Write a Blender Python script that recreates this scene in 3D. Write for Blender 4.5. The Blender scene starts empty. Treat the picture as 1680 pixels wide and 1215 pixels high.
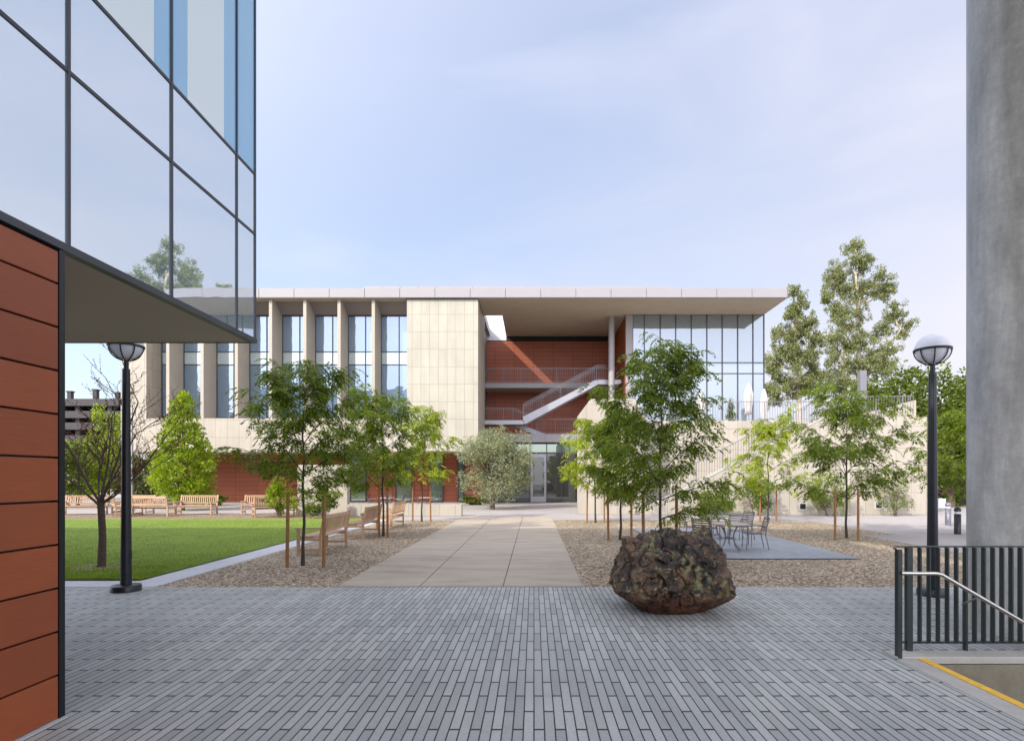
import bpy, math, random
import numpy as np
from mathutils import Vector, Matrix, noise
C = bpy.context
sc = C.scene
col = sc.collection
PI = math.pi
R_ = math.radians
F, VX, VY, H = 930.0, 876.0, 783.0, 1.76      # camera survey: focal (px), vanishing point, eye height


def gx(px, Y): return (px - VX) / F * Y
def gz(py, Y): return H - (py - VY) / F * Y
def gy(py): return F * H / (py - VY)


# ------------------------------------------------------------------ objects
WL = {}


def tag(o, label=None, cat=None, group=None, kind=None):
    if label: o['label'] = label
    if cat: o['category'] = cat
    if group: o['group'] = group
    if kind: o['kind'] = kind
    return o


def thing(name, label, cat, loc=(0, 0, 0), rz=0, group=None):
    o = bpy.data.objects.new(name, None)
    col.objects.link(o)
    o.empty_display_size = 0.2
    o.location = loc
    o.rotation_euler = (0, 0, rz)
    WL[o.name] = Vector(loc)
    return tag(o, label, cat, group)


def copy_tree(o, parent=None):
    c = o.copy()
    col.objects.link(c)
    c.parent = parent
    for ch in list(o.children):
        copy_tree(ch, c)
    return c


class MB:
    def __init__(s):
        s.v = []; s.f = []; s.m = []; s.sm = []

    def add(s, vs, fs, m=0, smooth=False):
        b = len(s.v)
        s.v += [tuple(v) for v in vs]
        for f in fs:
            s.f.append(tuple(b + i for i in f)); s.m.append(m); s.sm.append(smooth)

    def box(s, x0, x1, y0, y1, z0, z1, m=0):
        vs = [(x0, y0, z0), (x1, y0, z0), (x1, y1, z0), (x0, y1, z0), (x0, y0, z1), (x1, y0, z1), (x1, y1, z1), (x0, y1, z1)]
        s.add(vs, [(0, 3, 2, 1), (4, 5, 6, 7), (0, 1, 5, 4), (1, 2, 6, 5), (2, 3, 7, 6), (3, 0, 4, 7)], m)

    def cbox(s, x0, x1, y0, y1, z0, z1, c=.01, m=0):
        """box with chamfered edges"""
        vs = []; idx = {}
        for i, x in enumerate((x0, x1)):
            for j, y in enumerate((y0, y1)):
                for k, z in enumerate((z0, z1)):
                    dx = c if i == 0 else -c; dy = c if j == 0 else -c; dz = c if k == 0 else -c
                    idx[(i, j, k, 0)] = len(vs); vs.append((x, y + dy, z + dz))
                    idx[(i, j, k, 1)] = len(vs); vs.append((x + dx, y, z + dz))
                    idx[(i, j, k, 2)] = len(vs); vs.append((x + dx, y + dy, z))
        fs = []
        for a in (0, 1):
            fs.append([idx[(a, 0, 0, 0)], idx[(a, 1, 0, 0)], idx[(a, 1, 1, 0)], idx[(a, 0, 1, 0)]])
            fs.append([idx[(0, a, 0, 1)], idx[(1, a, 0, 1)], idx[(1, a, 1, 1)], idx[(0, a, 1, 1)]])
            fs.append([idx[(0, 0, a, 2)], idx[(1, 0, a, 2)], idx[(1, 1, a, 2)], idx[(0, 1, a, 2)]])
        for a in (0, 1):
            for b in (0, 1):
                fs.append([idx[(a, b, 0, 0)], idx[(a, b, 1, 0)], idx[(a, b, 1, 1)], idx[(a, b, 0, 1)]])
                fs.append([idx[(a, 0, b, 0)], idx[(a, 1, b, 0)], idx[(a, 1, b, 2)], idx[(a, 0, b, 2)]])
                fs.append([idx[(0, a, b, 1)], idx[(1, a, b, 1)], idx[(1, a, b, 2)], idx[(0, a, b, 2)]])
                for k in (0, 1):
                    fs.append([idx[(a, b, k, 0)], idx[(a, b, k, 1)], idx[(a, b, k, 2)]])
        s.add(vs, fs, m)

    def bar(s, p, q, w, h, up=(0, 0, 1), m=0):
        p = Vector(p); q = Vector(q); d = (q - p).normalized(); u = Vector(up)
        if abs(d.dot(u)) > .98: u = Vector((0, 1, 0))
        a = d.cross(u).normalized(); b = a.cross(d).normalized()
        vs = []
        for c in (p, q):
            for i, j in ((-1, -1), (1, -1), (1, 1), (-1, 1)):
                vs.append(c + a * (i * w / 2) + b * (j * h / 2))
        s.add(vs, [(3, 2, 1, 0), (4, 5, 6, 7), (0, 1, 5, 4), (1, 2, 6, 5), (2, 3, 7, 6), (3, 0, 4, 7)], m)

    def tube(s, pts, rs, n=8, m=0, caps=True):
        pts = [Vector(p) for p in pts]
        if not hasattr(rs, '__len__'): rs = [rs] * len(pts)
        prev = None; rings = []
        vs = []; fs = []
        for i, p in enumerate(pts):
            if i == 0: d = pts[1] - p
            elif i == len(pts) - 1: d = p - pts[i - 1]
            else: d = (pts[i + 1] - pts[i - 1])
            d.normalize()
            if prev is None:
                u = Vector((0, 0, 1)) if abs(d.z) < .9 else Vector((1, 0, 0))
                a = d.cross(u).normalized()
            else:
                a = (prev - d * prev.dot(d)).normalized()
            prev = a; b = d.cross(a)
            for k in range(n):
                t = 2 * PI * k / n
                vs.append(p + (a * math.cos(t) + b * math.sin(t)) * rs[i])
        for i in range(len(pts) - 1):
            for k in range(n):
                k2 = (k + 1) % n
                fs.append((i * n + k, i * n + k2, (i + 1) * n + k2, (i + 1) * n + k))
        s.add(vs, fs, m, True)
        if caps:
            L = len(pts) - 1
            s.add([vs[k] for k in range(n)], [tuple(reversed(range(n)))], m)
            s.add([vs[L * n + k] for k in range(n)], [tuple(range(n))], m)

    def lathe(s, prof, c=(0, 0, 0), n=24, m=0, smooth=True, fold=0, nf=8):
        vs = []; fs = []
        for r, z in prof:
            for k in range(n):
                t = 2 * PI * k / n
                rr = r * (1 + fold * math.cos(nf * t))
                vs.append((c[0] + rr * math.cos(t), c[1] + rr * math.sin(t), c[2] + z))
        for i in range(len(prof) - 1):
            for k in range(n):
                k2 = (k + 1) % n
                fs.append((i * n + k, i * n + k2, (i + 1) * n + k2, (i + 1) * n + k))
        s.add(vs, fs, m, smooth)

    def prism_y(s, poly, y0, y1, m=0):
        """poly in (x,z), extruded along y"""
        n = len(poly)
        vs = [(x, y0, z) for x, z in poly] + [(x, y1, z) for x, z in poly]
        fs = [tuple(range(n)), tuple(reversed(range(n, 2 * n)))]
        for i in range(n):
            j = (i + 1) % n
            fs.append((i, i + n, j + n, j))
        s.add(vs, fs, m)

    def build(s, name, mats, parent=None, label=None, world=True, cat=None, group=None, kind=None):
        me = bpy.data.meshes.new(name)
        off = Vector((0, 0, 0))
        o = bpy.data.objects.new(name, me)
        if parent is not None:
            off = WL.get(parent.name, Vector((0, 0, 0))) if world else off
        V = [(x - off.x, y - off.y, z - off.z) for x, y, z in s.v]
        me.from_pydata(V, [], s.f)
        if not isinstance(mats, (list, tuple)): mats = [mats]
        for m in mats: me.materials.append(m)
        me.polygons.foreach_set('material_index', s.m)
        me.polygons.foreach_set('use_smooth', s.sm)
        me.update()
        import bmesh
        bm = bmesh.new(); bm.from_mesh(me)
        bmesh.ops.recalc_face_normals(bm, faces=bm.faces)
        bm.to_mesh(me); bm.free()
        col.objects.link(o)
        if parent is not None:
            o.parent = parent
            WL[o.name] = off
        tag(o, label, cat, group, kind)
        return o


def leaves_obj(name, P, U, V, mat, parent=None, off=(0, 0, 0), **kw):
    """diamond leaves; P base (N,3), U length vector, V half-width vector"""
    P = np.asarray(P, dtype=np.float32); U = np.asarray(U, dtype=np.float32); V = np.asarray(V, dtype=np.float32)
    P = P - np.asarray(off, dtype=np.float32)
    N = len(P)
    co = np.empty((N, 4, 3), dtype=np.float32)
    co[:, 0] = P; co[:, 1] = P + U * .45 + V; co[:, 2] = P + U; co[:, 3] = P + U * .45 - V
    me = bpy.data.meshes.new(name)
    me.vertices.add(N * 4); me.vertices.foreach_set('co', co.reshape(-1))
    me.loops.add(N * 4); me.loops.foreach_set('vertex_index', np.arange(N * 4, dtype=np.int32))
    me.polygons.add(N)
    me.polygons.foreach_set('loop_start', np.arange(0, N * 4, 4, dtype=np.int32))
    me.polygons.foreach_set('loop_total', np.full(N, 4, dtype=np.int32))
    me.update(calc_edges=True)
    me.materials.append(mat)
    o = bpy.data.objects.new(name, me)
    col.objects.link(o)
    if parent is not None: o.parent = parent
    tag(o, **kw)
    return o


# ---------------------------------------------------------------- materials
class NT:
    def __init__(s, name):
        s.mat = bpy.data.materials.new(name); s.mat.use_nodes = True
        s.t = s.mat.node_tree; s.n = s.t.nodes; s.l = s.t.links
        s.b = s.n['Principled BSDF']; s.out = s.n['Material Output']

    def node(s, t, **kw):
        n = s.n.new(t)
        for k, v in kw.items():
            if k.startswith('i_'):
                n.inputs[k[2:].replace('_', ' ')].default_value = v
            else:
                setattr(n, k, v)
        return n

    def link(s, a, b): s.l.new(a, b)

    def pos(s):
        g = s.node('ShaderNodeNewGeometry'); return g.outputs['Position']

    def noise(s, vec, scale, detail=4, rough=.55):
        n = s.node('ShaderNodeTexNoise'); n.inputs['Scale'].default_value = scale
        n.inputs['Detail'].default_value = detail; n.inputs['Roughness'].default_value = rough
        if vec is not None: s.link(vec, n.inputs['Vector'])
        return n.outputs['Fac']

    def ramp(s, fac, stops, interp='LINEAR'):
        r = s.node('ShaderNodeValToRGB'); r.color_ramp.interpolation = interp
        el = r.color_ramp.elements
        while len(el) < len(stops): el.new(.5)
        for e, (p, c) in zip(el, stops):
            e.position = p; e.color = (*c, 1) if len(c) == 3 else c
        s.link(fac, r.inputs['Fac']); return r.outputs['Color']

    def mix(s, fac, a, b, mode='MIX'):
        m = s.node('ShaderNodeMix', data_type='RGBA', blend_type=mode)
        for val, sock in ((fac, m.inputs[0]), (a, m.inputs[6]), (b, m.inputs[7])):
            if isinstance(val, (int, float)): sock.default_value = val
            elif isinstance(val, tuple): sock.default_value = (*val, 1) if len(val) == 3 else val
            else: s.link(val, sock)
        return m.outputs[2]

    def math(s, op, a, b=None, c=None):
        m = s.node('ShaderNodeMath', operation=op)
        for i, v in enumerate((a, b, c)):
            if v is None: continue
            if isinstance(v, (int, float)): m.inputs[i].default_value = v
            else: s.link(v, m.inputs[i])
        return m.outputs[0]

    def scale(s, vec, sc_):
        m = s.node('ShaderNodeMapping'); m.inputs['Scale'].default_value = sc_
        s.link(vec, m.inputs['Vector']); return m.outputs['Vector']

    def bump(s, h, dist=.01, strength=.5):
        b = s.node('ShaderNodeBump'); b.inputs['Distance'].default_value = dist; b.inputs['Strength'].default_value = strength
        s.link(h, b.inputs['Height']); s.link(b.outputs['Normal'], s.b.inputs['Normal']); return b

    def set(s, **kw):
        for k, v in kw.items():
            k = k.replace('_', ' ')
            sock = s.b.inputs[k]
            if isinstance(v, (int, float)): sock.default_value = v
            elif isinstance(v, tuple): sock.default_value = (*v, 1) if len(v) == 3 else v
            else: s.link(v, sock)
        return s


def plain(name, c, rough=.6, metal=0, var=.12, nscale=3, spec=.5, bump=0):
    t = NT(name); p = t.pos()
    f = t.noise(p, nscale, 5)
    lo = tuple(x * (1 - var) for x in c); hi = tuple(min(1, x * (1 + var)) for x in c)
    t.set(Base_Color=t.ramp(f, [(.3, lo), (.7, hi)]), Roughness=rough, Metallic=metal)
    t.b.inputs['Specular IOR Level'].default_value = spec
    if bump: t.bump(t.noise(p, nscale * 12, 4), bump)
    return t.mat


def uv_wall(t):
    sp = t.node('ShaderNodeSeparateXYZ'); t.link(t.pos(), sp.inputs[0])
    u = t.math('ADD', sp.outputs[0], sp.outputs[1])
    cb = t.node('ShaderNodeCombineXYZ'); t.link(u, cb.inputs[0]); t.link(sp.outputs[2], cb.inputs[1])
    return cb.outputs[0]


def brick(t, vec, c1, c2, cm, w, h, mortar, offset=0, bias=0):
    b = t.node('ShaderNodeTexBrick'); b.offset = offset; b.squash = 1; b.offset_frequency = 2
    t.link(vec, b.inputs['Vector'])
    for k, v in (('Color1', c1), ('Color2', c2), ('Mortar', cm)): b.inputs[k].default_value = (*v, 1)
    for k, v in (('Scale', 1), ('Mortar Size', mortar), ('Mortar Smooth', .1), ('Bias', bias), ('Brick Width', w), ('Row Height', h)):
        b.inputs[k].default_value = v
    return b


def mat_pavers(name, w=.61, h=.0742, c1=(.32, .335, .32), c2=(.445, .46, .435), cm=(.035, .034, .032), along_y=True, mort=.0052):
    t = NT(name); p = t.pos()
    sp = t.node('ShaderNodeSeparateXYZ'); t.link(p, sp.inputs[0])
    cb = t.node('ShaderNodeCombineXYZ')
    # tiny waviness so joints are not ruler straight
    wob = t.math('MULTIPLY', t.math('SUBTRACT', t.noise(p, 1.3, 2), .5), .006)
    if along_y:
        t.link(t.math('MULTIPLY', sp.outputs[1], .42), cb.inputs[0]); t.link(t.math('ADD', sp.outputs[0], wob), cb.inputs[1]); w = w * .42
    else:
        t.link(sp.outputs[0], cb.inputs[0]); t.link(t.math('ADD', sp.outputs[1], wob), cb.inputs[1])
    b = brick(t, cb.outputs[0], c1, c2, cm, w, h, mort, .5)
    big = t.ramp(t.noise(p, .45, 4), [(.3, (.80, .80, .81)), (.7, (1.1, 1.1, 1.09))])
    fine = t.ramp(t.noise(p, 45, 3), [(.3, (.9, .9, .9)), (.7, (1.1, 1.1, 1.1))])
    c = t.mix(1, b.outputs['Color'], big, 'MULTIPLY'); c = t.mix(1, c, fine, 'MULTIPLY')
    st = t.ramp(t.noise(p, 1.7, 6, .7), [(.60, (1, 1, 1)), (.74, (.84, .83, .82))])
    c = t.mix(1, c, st, 'MULTIPLY')
    t.set(Base_Color=c, Roughness=.62)
    inv = t.math('SUBTRACT', 1, b.outputs['Fac'])
    hh = t.math('ADD', inv, t.math('MULTIPLY', t.noise(p, 60, 3), .15))
    t.bump(hh, .006, .6)
    return t.mat


def mat_tile(name, base, w, h, joint, mort=.006, off=0, var=.05, rough=.65, hrib=0):
    t = NT(name); v = uv_wall(t); p = t.pos()
    c1 = tuple(x * (1 - var) for x in base); c2 = tuple(x * (1 + var) for x in base)
    b = brick(t, v, c1, c2, joint, w, h, mort, off)
    n = t.ramp(t.noise(p, .8, 5), [(.3, (.93, .93, .93)), (.7, (1.04, 1.04, 1.04))])
    n2 = t.ramp(t.noise(t.scale(p, (3, 3, .25)), 2.0, 4), [(.35, (.95, .945, .935)), (.65, (1.03, 1.03, 1.03))])
    c = t.mix(1, t.mix(1, b.outputs['Color'], n, 'MULTIPLY'), n2, 'MULTIPLY')
    t.set(Base_Color=c, Roughness=rough)
    hgt = t.math('SUBTRACT', 1, b.outputs['Fac'])
    if hrib:
        w_ = t.node('ShaderNodeTexWave', wave_type='BANDS', bands_direction='Z'); w_.inputs['Scale'].default_value = hrib
        t.link(p, w_.inputs['Vector']); hgt = t.math('ADD', hgt, t.math('MULTIPLY', w_.outputs['Fac'], .25))
    t.bump(hgt, .006, .5)
    return t.mat


def mat_gravel(name, cs, scale=38):
    t = NT(name); p = t.pos()
    v = t.node('ShaderNodeTexVoronoi'); v.inputs['Scale'].default_value = scale; t.link(p, v.inputs['Vector'])
    sp = t.node('ShaderNodeSeparateColor'); t.link(v.outputs['Color'], sp.inputs[0])
    c = t.ramp(sp.outputs[0], [(0, cs[0]), (.3, cs[1]), (.55, cs[2]), (.8, cs[3]), (1, cs[4])], 'CONSTANT')
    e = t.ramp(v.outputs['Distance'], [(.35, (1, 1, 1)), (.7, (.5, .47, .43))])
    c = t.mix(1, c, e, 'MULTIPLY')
    big = t.ramp(t.noise(p, .7, 5), [(.3, (.85, .85, .85)), (.7, (1.1, 1.1, 1.1))])
    c = t.mix(1, c, big, 'MULTIPLY')
    t.set(Base_Color=c, Roughness=.8)
    t.bump(t.math('SUBTRACT', 1, v.outputs['Distance']), .03, 1)
    return t.mat


def mat_concrete(name, base, joint=None, var=.1, streak=True, rough=.75):
    t = NT(name); p = t.pos()
    f = t.noise(t.scale(p, (.5, 2.0, 1)) if streak else p, 1.4, 7, .65)
    c = t.ramp(f, [(.32, tuple(x * (1 - var * 1.6) for x in base)), (.5, base), (.7, tuple(x * (1 + var) for x in base))])
    f2 = t.ramp(t.noise(p, 30, 4), [(.3, (.94, .94, .94)), (.7, (1.05, 1.05, 1.05))])
    t.set(Base_Color=t.mix(1, c, f2, 'MULTIPLY'), Roughness=rough)
    t.bump(t.noise(p, 60, 3), .003, .4)
    return t.mat


def mat_leaf(name, lo, hi, trans=.35, rough=.5):
    t = NT(name)
    g = t.node('ShaderNodeNewGeometry')
    c = t.ramp(g.outputs['Random Per Island'], [(0, lo), (1, hi)])
    big = t.ramp(t.noise(g.outputs['Position'], 1.6, 3), [(.35, (.78, .82, .85)), (.65, (1.2, 1.15, 1))])
    c = t.mix(1, c, big, 'MULTIPLY')
    t.set(Base_Color=c, Roughness=rough)
    t.b.inputs['Specular IOR Level'].default_value = .35
    tr = t.node('ShaderNodeBsdfTranslucent')
    t.link(t.mix(1, c, (1.5, 1.6, .6), 'MULTIPLY'), tr.inputs['Color'])
    ms = t.node('ShaderNodeMixShader'); ms.inputs[0].default_value = trans
    t.link(t.b.outputs[0], ms.inputs[1]); t.link(tr.outputs[0], ms.inputs[2]); t.link(ms.outputs[0], t.out.inputs[0])
    return t.mat


def mat_glass(name, base, refl=.5, tint=(.85, .92, 1), rough=.01, wav=.0, transp=0, brough=.3):
    """coated glass seen from outside: coloured body + mirror reflection"""
    t = NT(name); p = t.pos()
    t.set(Base_Color=base, Roughness=brough)
    gl = t.node('ShaderNodeBsdfGlossy'); gl.inputs['Color'].default_value = (*tint, 1); gl.inputs['Roughness'].default_value = rough
    if wav:
        b = t.node('ShaderNodeBump'); b.inputs['Distance'].default_value = wav; b.inputs['Strength'].default_value = 1
        t.link(t.noise(p, .9, 2), b.inputs['Height']); t.link(b.outputs[0], gl.inputs['Normal'])
    lw = t.node('ShaderNodeLayerWeight'); lw.inputs['Blend'].default_value = .25
    fac = t.math('ADD', t.math('MULTIPLY', lw.outputs['Fresnel'], 1 - refl), refl)
    fac.node.use_clamp = True
    body = t.b.outputs[0]
    if transp:
        tp = t.node('ShaderNodeBsdfTransparent'); tp.inputs[0].default_value = (*tint, 1)
        m0 = t.node('ShaderNodeMixShader'); m0.inputs[0].default_value = transp
        t.link(body, m0.inputs[1]); t.link(tp.outputs[0], m0.inputs[2]); body = m0.outputs[0]
    ms = t.node('ShaderNodeMixShader'); t.link(fac, ms.inputs[0]); t.link(body, ms.inputs[1]); t.link(gl.outputs[0], ms.inputs[2])
    t.link(ms.outputs[0], t.out.inputs[0])
    return t.mat


def mat_wood(name, a, b, axis=(1, 12, 12), rough=.6):
    t = NT(name)
    tc = t.node('ShaderNodeTexCoord')
    f = t.noise(t.scale(tc.outputs['Object'], axis), 6, 5)
    g = t.node('ShaderNodeNewGeometry')
    c = t.ramp(f, [(.3, a), (.7, b)])
    r = t.ramp(g.outputs['Random Per Island'], [(0, (.8, .8, .8)), (1, (1.15, 1.12, 1.1))])
    t.set(Base_Color=t.mix(1, c, r, 'MULTIPLY'), Roughness=rough)
    return t.mat


def mat_grass(name):
    t = NT(name); p = t.pos()
    a = t.noise(p, .6, 4); b = t.noise(t.scale(p, (1, 2.5, 1)), 22, 4, .7)
    c = t.ramp(b, [(.3, (.095, .155, .012)), (.55, (.165, .245, .02)), (.75, (.225, .31, .032))])
    big = t.ramp(a, [(.3, (.82, .85, .8)), (.7, (1.15, 1.1, 1))])
    t.set(Base_Color=t.mix(1, c, big, 'MULTIPLY'), Roughness=.8)
    t.bump(b, .03, .8)
    return t.mat


M = {}
M['pavers'] = mat_pavers('paver stone')
M['pavers2'] = mat_pavers('patio paver stone', .30, .15, (.25, .27, .30), (.29, .31, .34), (.12, .12, .12), True, .003)
M['path'] = mat_concrete('path concrete', (.385, .33, .258), var=.15)
M['plaza'] = mat_concrete('plaza concrete', (.335, .31, .295), var=.1)
M['kerb'] = mat_concrete('kerb stone', (.46, .47, .49), var=.06, streak=False)
M['joint'] = plain('joint', (.09, .08, .07), .9)
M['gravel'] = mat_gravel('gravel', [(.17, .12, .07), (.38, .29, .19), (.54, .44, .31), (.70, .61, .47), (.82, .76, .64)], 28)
M['mulch'] = mat_gravel('tan mulch', [(.2, .13, .08), (.3, .21, .13), (.38, .28, .18), (.45, .34, .23), (.52, .42, .3)], 25)
M['grass'] = mat_grass('lawn grass')
M['earth'] = mat_concrete('earth', (.26, .24, .2), var=.2, streak=False)
M['cream'] = mat_tile('cream stone tile', (.375, .355, .295), .53, 1.06, (.25, .23, .18), .012, 0, .045)
M['cream2'] = mat_tile('cream wall tile', (.385, .35, .295), .72, 1.05, (.26, .23, .19), .012, 0, .04)
M['creamp'] = plain('cream precast', (.37, .335, .28), .7, var=.05, nscale=1)
M['terra'] = mat_tile('terracotta tile', (.30, .075, .03), 1.5, .30, (.10, .03, .018), .012, 0, .07, .5)
t = NT('terracotta panel'); p = t.pos(); g = t.node('ShaderNodeNewGeometry')
c = t.ramp(g.outputs['Random Per Island'], [(0, (.235, .055, .017)), (1, (.31, .076, .023))])
s1 = t.ramp(t.noise(t.scale(p, (1, 1, 14)), 4, 4), [(.3, (.92, .92, .92)), (.7, (1.06, 1.06, 1.06))])
s2 = t.ramp(t.noise(p, 1.2, 4), [(.3, (.88, .88, .88)), (.7, (1.06, 1.06, 1.06))])
t.set(Base_Color=t.mix(1, t.mix(1, c, s1, 'MULTIPLY'), s2, 'MULTIPLY'), Roughness=.45)
w_ = t.node('ShaderNodeTexWave', wave_type='BANDS', bands_direction='Z'); t.link(p, w_.inputs['Vector'])
t.bump(t.noise(t.scale(p, (1, 1, 9)), 14, 4), .002, .5)
M['panel'] = t.mat
M['white'] = plain('white metal panel', (.275, .262, .275), .45, var=.03, nscale=.6)
M['whitewall'] = mat_tile('white metal cladding', (.6, .6, .62), 3, .45, (.45, .45, .45), .01)
M['greymetal'] = plain('grey metal', (.20, .20, .22), .4, .4, .04)
M['silver'] = plain('silver metal', (.36, .36, .385), .38, .6, .05)
M['header'] = plain('bronze header panel', (.235, .20, .19), .5, .2, .05, .8)
M['soffit'] = mat_concrete('soffit plaster', (.46, .385, .30), var=.05, streak=False)
M['soffit2'] = plain('brown soffit', (.37, .31, .24), .7, var=.05, nscale=.6)
M['black'] = plain('black metal', (.012, .013, .017), .35, .2, .1)
M['lampblack'] = plain('blue black paint', (.016, .02, .028), .32, .1, .2, 5)
M['rail'] = plain('grey railing metal', (.21, .20, .21), .4, .4, .04)
M['frame'] = plain('dark window frame', (.06, .065, .075), .4, .4, .1)
M['frame2'] = plain('slate mullion', (.055, .06, .07), .4, .4, .1)
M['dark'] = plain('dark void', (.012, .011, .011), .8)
M['green'] = plain('dark green rail paint', (.03, .042, .042), .35, .2, .15)
M['steel'] = plain('brushed steel', (.55, .54, .50), .28, 1, .06, 8)
M['yellow'] = plain('yellow nosing paint', (.72, .43, .05), .7, var=.12, nscale=15)
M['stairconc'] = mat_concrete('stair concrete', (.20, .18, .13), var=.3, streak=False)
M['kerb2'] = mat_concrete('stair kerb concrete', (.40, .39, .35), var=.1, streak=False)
M['win'] = mat_glass('office window glass', (.13, .19, .26), .27, (.68, .81, 1.0), wav=.01)
M['winband'] = mat_glass('frosted band glass', (.42, .50, .50), .30, (.85, .95, 1))
M['curtain'] = mat_glass('curtain wall glass', (.11, .145, .165), .24, (.80, .90, 1.0), wav=.004)
M['frit'] = mat_glass('frosted facade glass', (.30, .42, .50), .66, (.90, .96, 1.0), rough=.012, wav=.003, brough=.4)
M['clear'] = mat_glass('clear facade glass', (.16, .42, .66), .25, (.70, .88, 1.0), wav=.003)
M['blind'] = mat_glass('white shade behind glass', (.76, .85, .84), .22, (.85, .95, 1.0))
M['blueback'] = plain('blue tinted inner pane', (.16, .42, .60), .5, var=.04)
M['doorglass'] = mat_glass('door glass', (.012, .012, .012), .10, (.8, .9, .9))
M['greenglass'] = mat_glass('green transom glass', (.10, .15, .12), .25, (.8, .95, .85))
M['teak'] = mat_wood('weathered teak', (.36, .22, .13), (.52, .36, .24), (3, 14, 14))
M['stake'] = mat_wood('stake wood', (.17, .075, .025), (.32, .16, .055), (20, 20, 1.5))
M['bark'] = plain('dark bark', (.05, .04, .033), .9, var=.3, nscale=30)
M['bark2'] = plain('brown bark', (.10, .07, .055), .9, var=.3, nscale=25)
M['barkpale'] = plain('pale smooth bark', (.42, .36, .28), .8, var=.25, nscale=2)
M['leafA'] = mat_leaf('locust leaf', (.060, .098, .008), (.205, .265, .018), .42)
M['leafB'] = mat_leaf('sunlit locust leaf', (.13, .18, .010), (.36, .42, .022), .45)  # brighter copy of the locust leaf; sunlight on far trees put into its colour
M['leafC'] = mat_leaf('lime leaf', (.15, .22, .012), (.29, .36, .025), .45)
M['leafO'] = mat_leaf('olive leaf', (.14, .16, .09), (.33, .35, .235), .25)
M['leafE'] = mat_leaf('gum leaf', (.11, .13, .055), (.26, .28, .13), .3)
M['leafD'] = mat_leaf('dense green leaf', (.045, .075, .009), (.15, .19, .024), .35)
M['leafG'] = mat_leaf('shrub leaf', (.11, .16, .03), (.22, .27, .06), .35)
M['leafS'] = mat_leaf('sage leaf', (.16, .19, .09), (.28, .30, .17), .35)
M['bud'] = mat_leaf('red bud', (.10, .03, .02), (.18, .06, .03), .3)
M['canvas'] = plain('white canvas', (.42, .41, .40), .9, var=.04)
M['acryl'] = NT('lamp acrylic').set(Base_Color=(.78, .80, .86), Roughness=.35).mat
M['acryl'].node_tree.nodes['Principled BSDF'].inputs['Transmission Weight'].default_value = 0.0
M['alu'] = plain('cast aluminium', (.17, .18, .20), .35, .7, .1)
M['tabletop'] = plain('table top', (.34, .29, .26), .5, var=.1, nscale=8)
M['parking'] = plain('parking slab concrete', (.045, .040, .045), .8, var=.15)
M['shed'] = plain('dark brown siding', (.035, .028, .026), .7, var=.2)
# column: cast concrete with cloudy marks and faint sheen
t = NT('column concrete'); p = t.pos()
a = t.ramp(t.noise(t.scale(p, (2, 2, .55)), 1.6, 6, .65), [(.28, (.17, .165, .15)), (.5, (.29, .285, .26)), (.72, (.43, .425, .39))])
b = t.ramp(t.noise(t.scale(p, (1, 1, 1.6)), 9, 5, .6), [(.3, (.88, .88, .88)), (.7, (1.10, 1.10, 1.10))])
d = t.ramp(t.noise(p, 90, 3), [(.3, (.9, .9, .9)), (.7, (1.1, 1.1, 1.1))])
t.set(Base_Color=t.mix(1, t.mix(1, a, b, 'MULTIPLY'), d, 'MULTIPLY'), Roughness=.36)
t.bump(t.noise(p, 40, 4), .002, .5)
M['column'] = t.mat
# boulder
t = NT('volcanic rock'); tc = t.node('ShaderNodeTexCoord'); p = tc.outputs['Object']
n1 = t.noise(p, 3.0, 6, .6); n2 = t.noise(p, 6.5, 6, .62); n3 = t.noise(p, 17, 5, .6)
c = t.ramp(n1, [(.30, (.011, .009, .007)), (.45, (.030, .021, .015)), (.57, (.11, .062, .034)), (.70, (.24, .16, .09))])
c = t.mix(t.ramp(n2, [(.55, (0, 0, 0)), (.63, (1, 1, 1))]), c, (.20, .135, .075))
c = t.mix(t.ramp(n3, [(.60, (0, 0, 0)), (.66, (1, 1, 1))]), c, (.30, .25, .17))
li = t.math('MULTIPLY', t.noise(p, 2.1, 3), t.noise(p, 14, 5, .7))
c = t.mix(t.ramp(li, [(.30, (0, 0, 0)), (.345, (1, 1, 1))]), c, (.22, .22, .11))
sp = t.node('ShaderNodeSeparateXYZ'); t.link(p, sp.inputs[0])
low = t.ramp(t.math('ADD', sp.outputs[2], t.math('MULTIPLY', t.math('SUBTRACT', n1, .5), .35)), [(.17, (1, 1, 1)), (.36, (0, 0, 0))])
c = t.mix(low, c, t.ramp(n2, [(.35, (.075, .026, .012)), (.7, (.18, .07, .03))]))
pit = t.ramp(t.noise(p, 8, 6, .65), [(.40, (.16, .16, .16)), (.49, (1, 1, 1))])
c = t.mix(1, c, pit, 'MULTIPLY'); c = t.mix(1, c, (.80, .78, .70), 'MULTIPLY')
t.set(Base_Color=c, Roughness=.55)
vv = t.node('ShaderNodeTexVoronoi'); vv.inputs['Scale'].default_value = 11; t.link(p, vv.inputs['Vector'])
hh = t.math('ADD', t.math('MULTIPLY', n2, 1.0), t.math('ADD', t.math('MULTIPLY', n3, .5), t.math('MULTIPLY', vv.outputs['Distance'], .15)))
t.bump(hh, .055, 1)
M['rock'] = t.mat

# ---------------------------------------------------------------- ground
HX0, HX1, HY0, HY1 = 3.80, 9.0, 3.2, 5.50      # stairwell opening


def sheet(name, rects, z, mat, sub=1):
    mb = MB()
    for x0, x1, y0, y1 in rects:
        mb.add([(x0, y0, z), (x1, y0, z), (x1, y1, z), (x0, y1, z)], [(0, 1, 2, 3)])
    return mb.build(name, mat, kind='structure')


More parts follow.
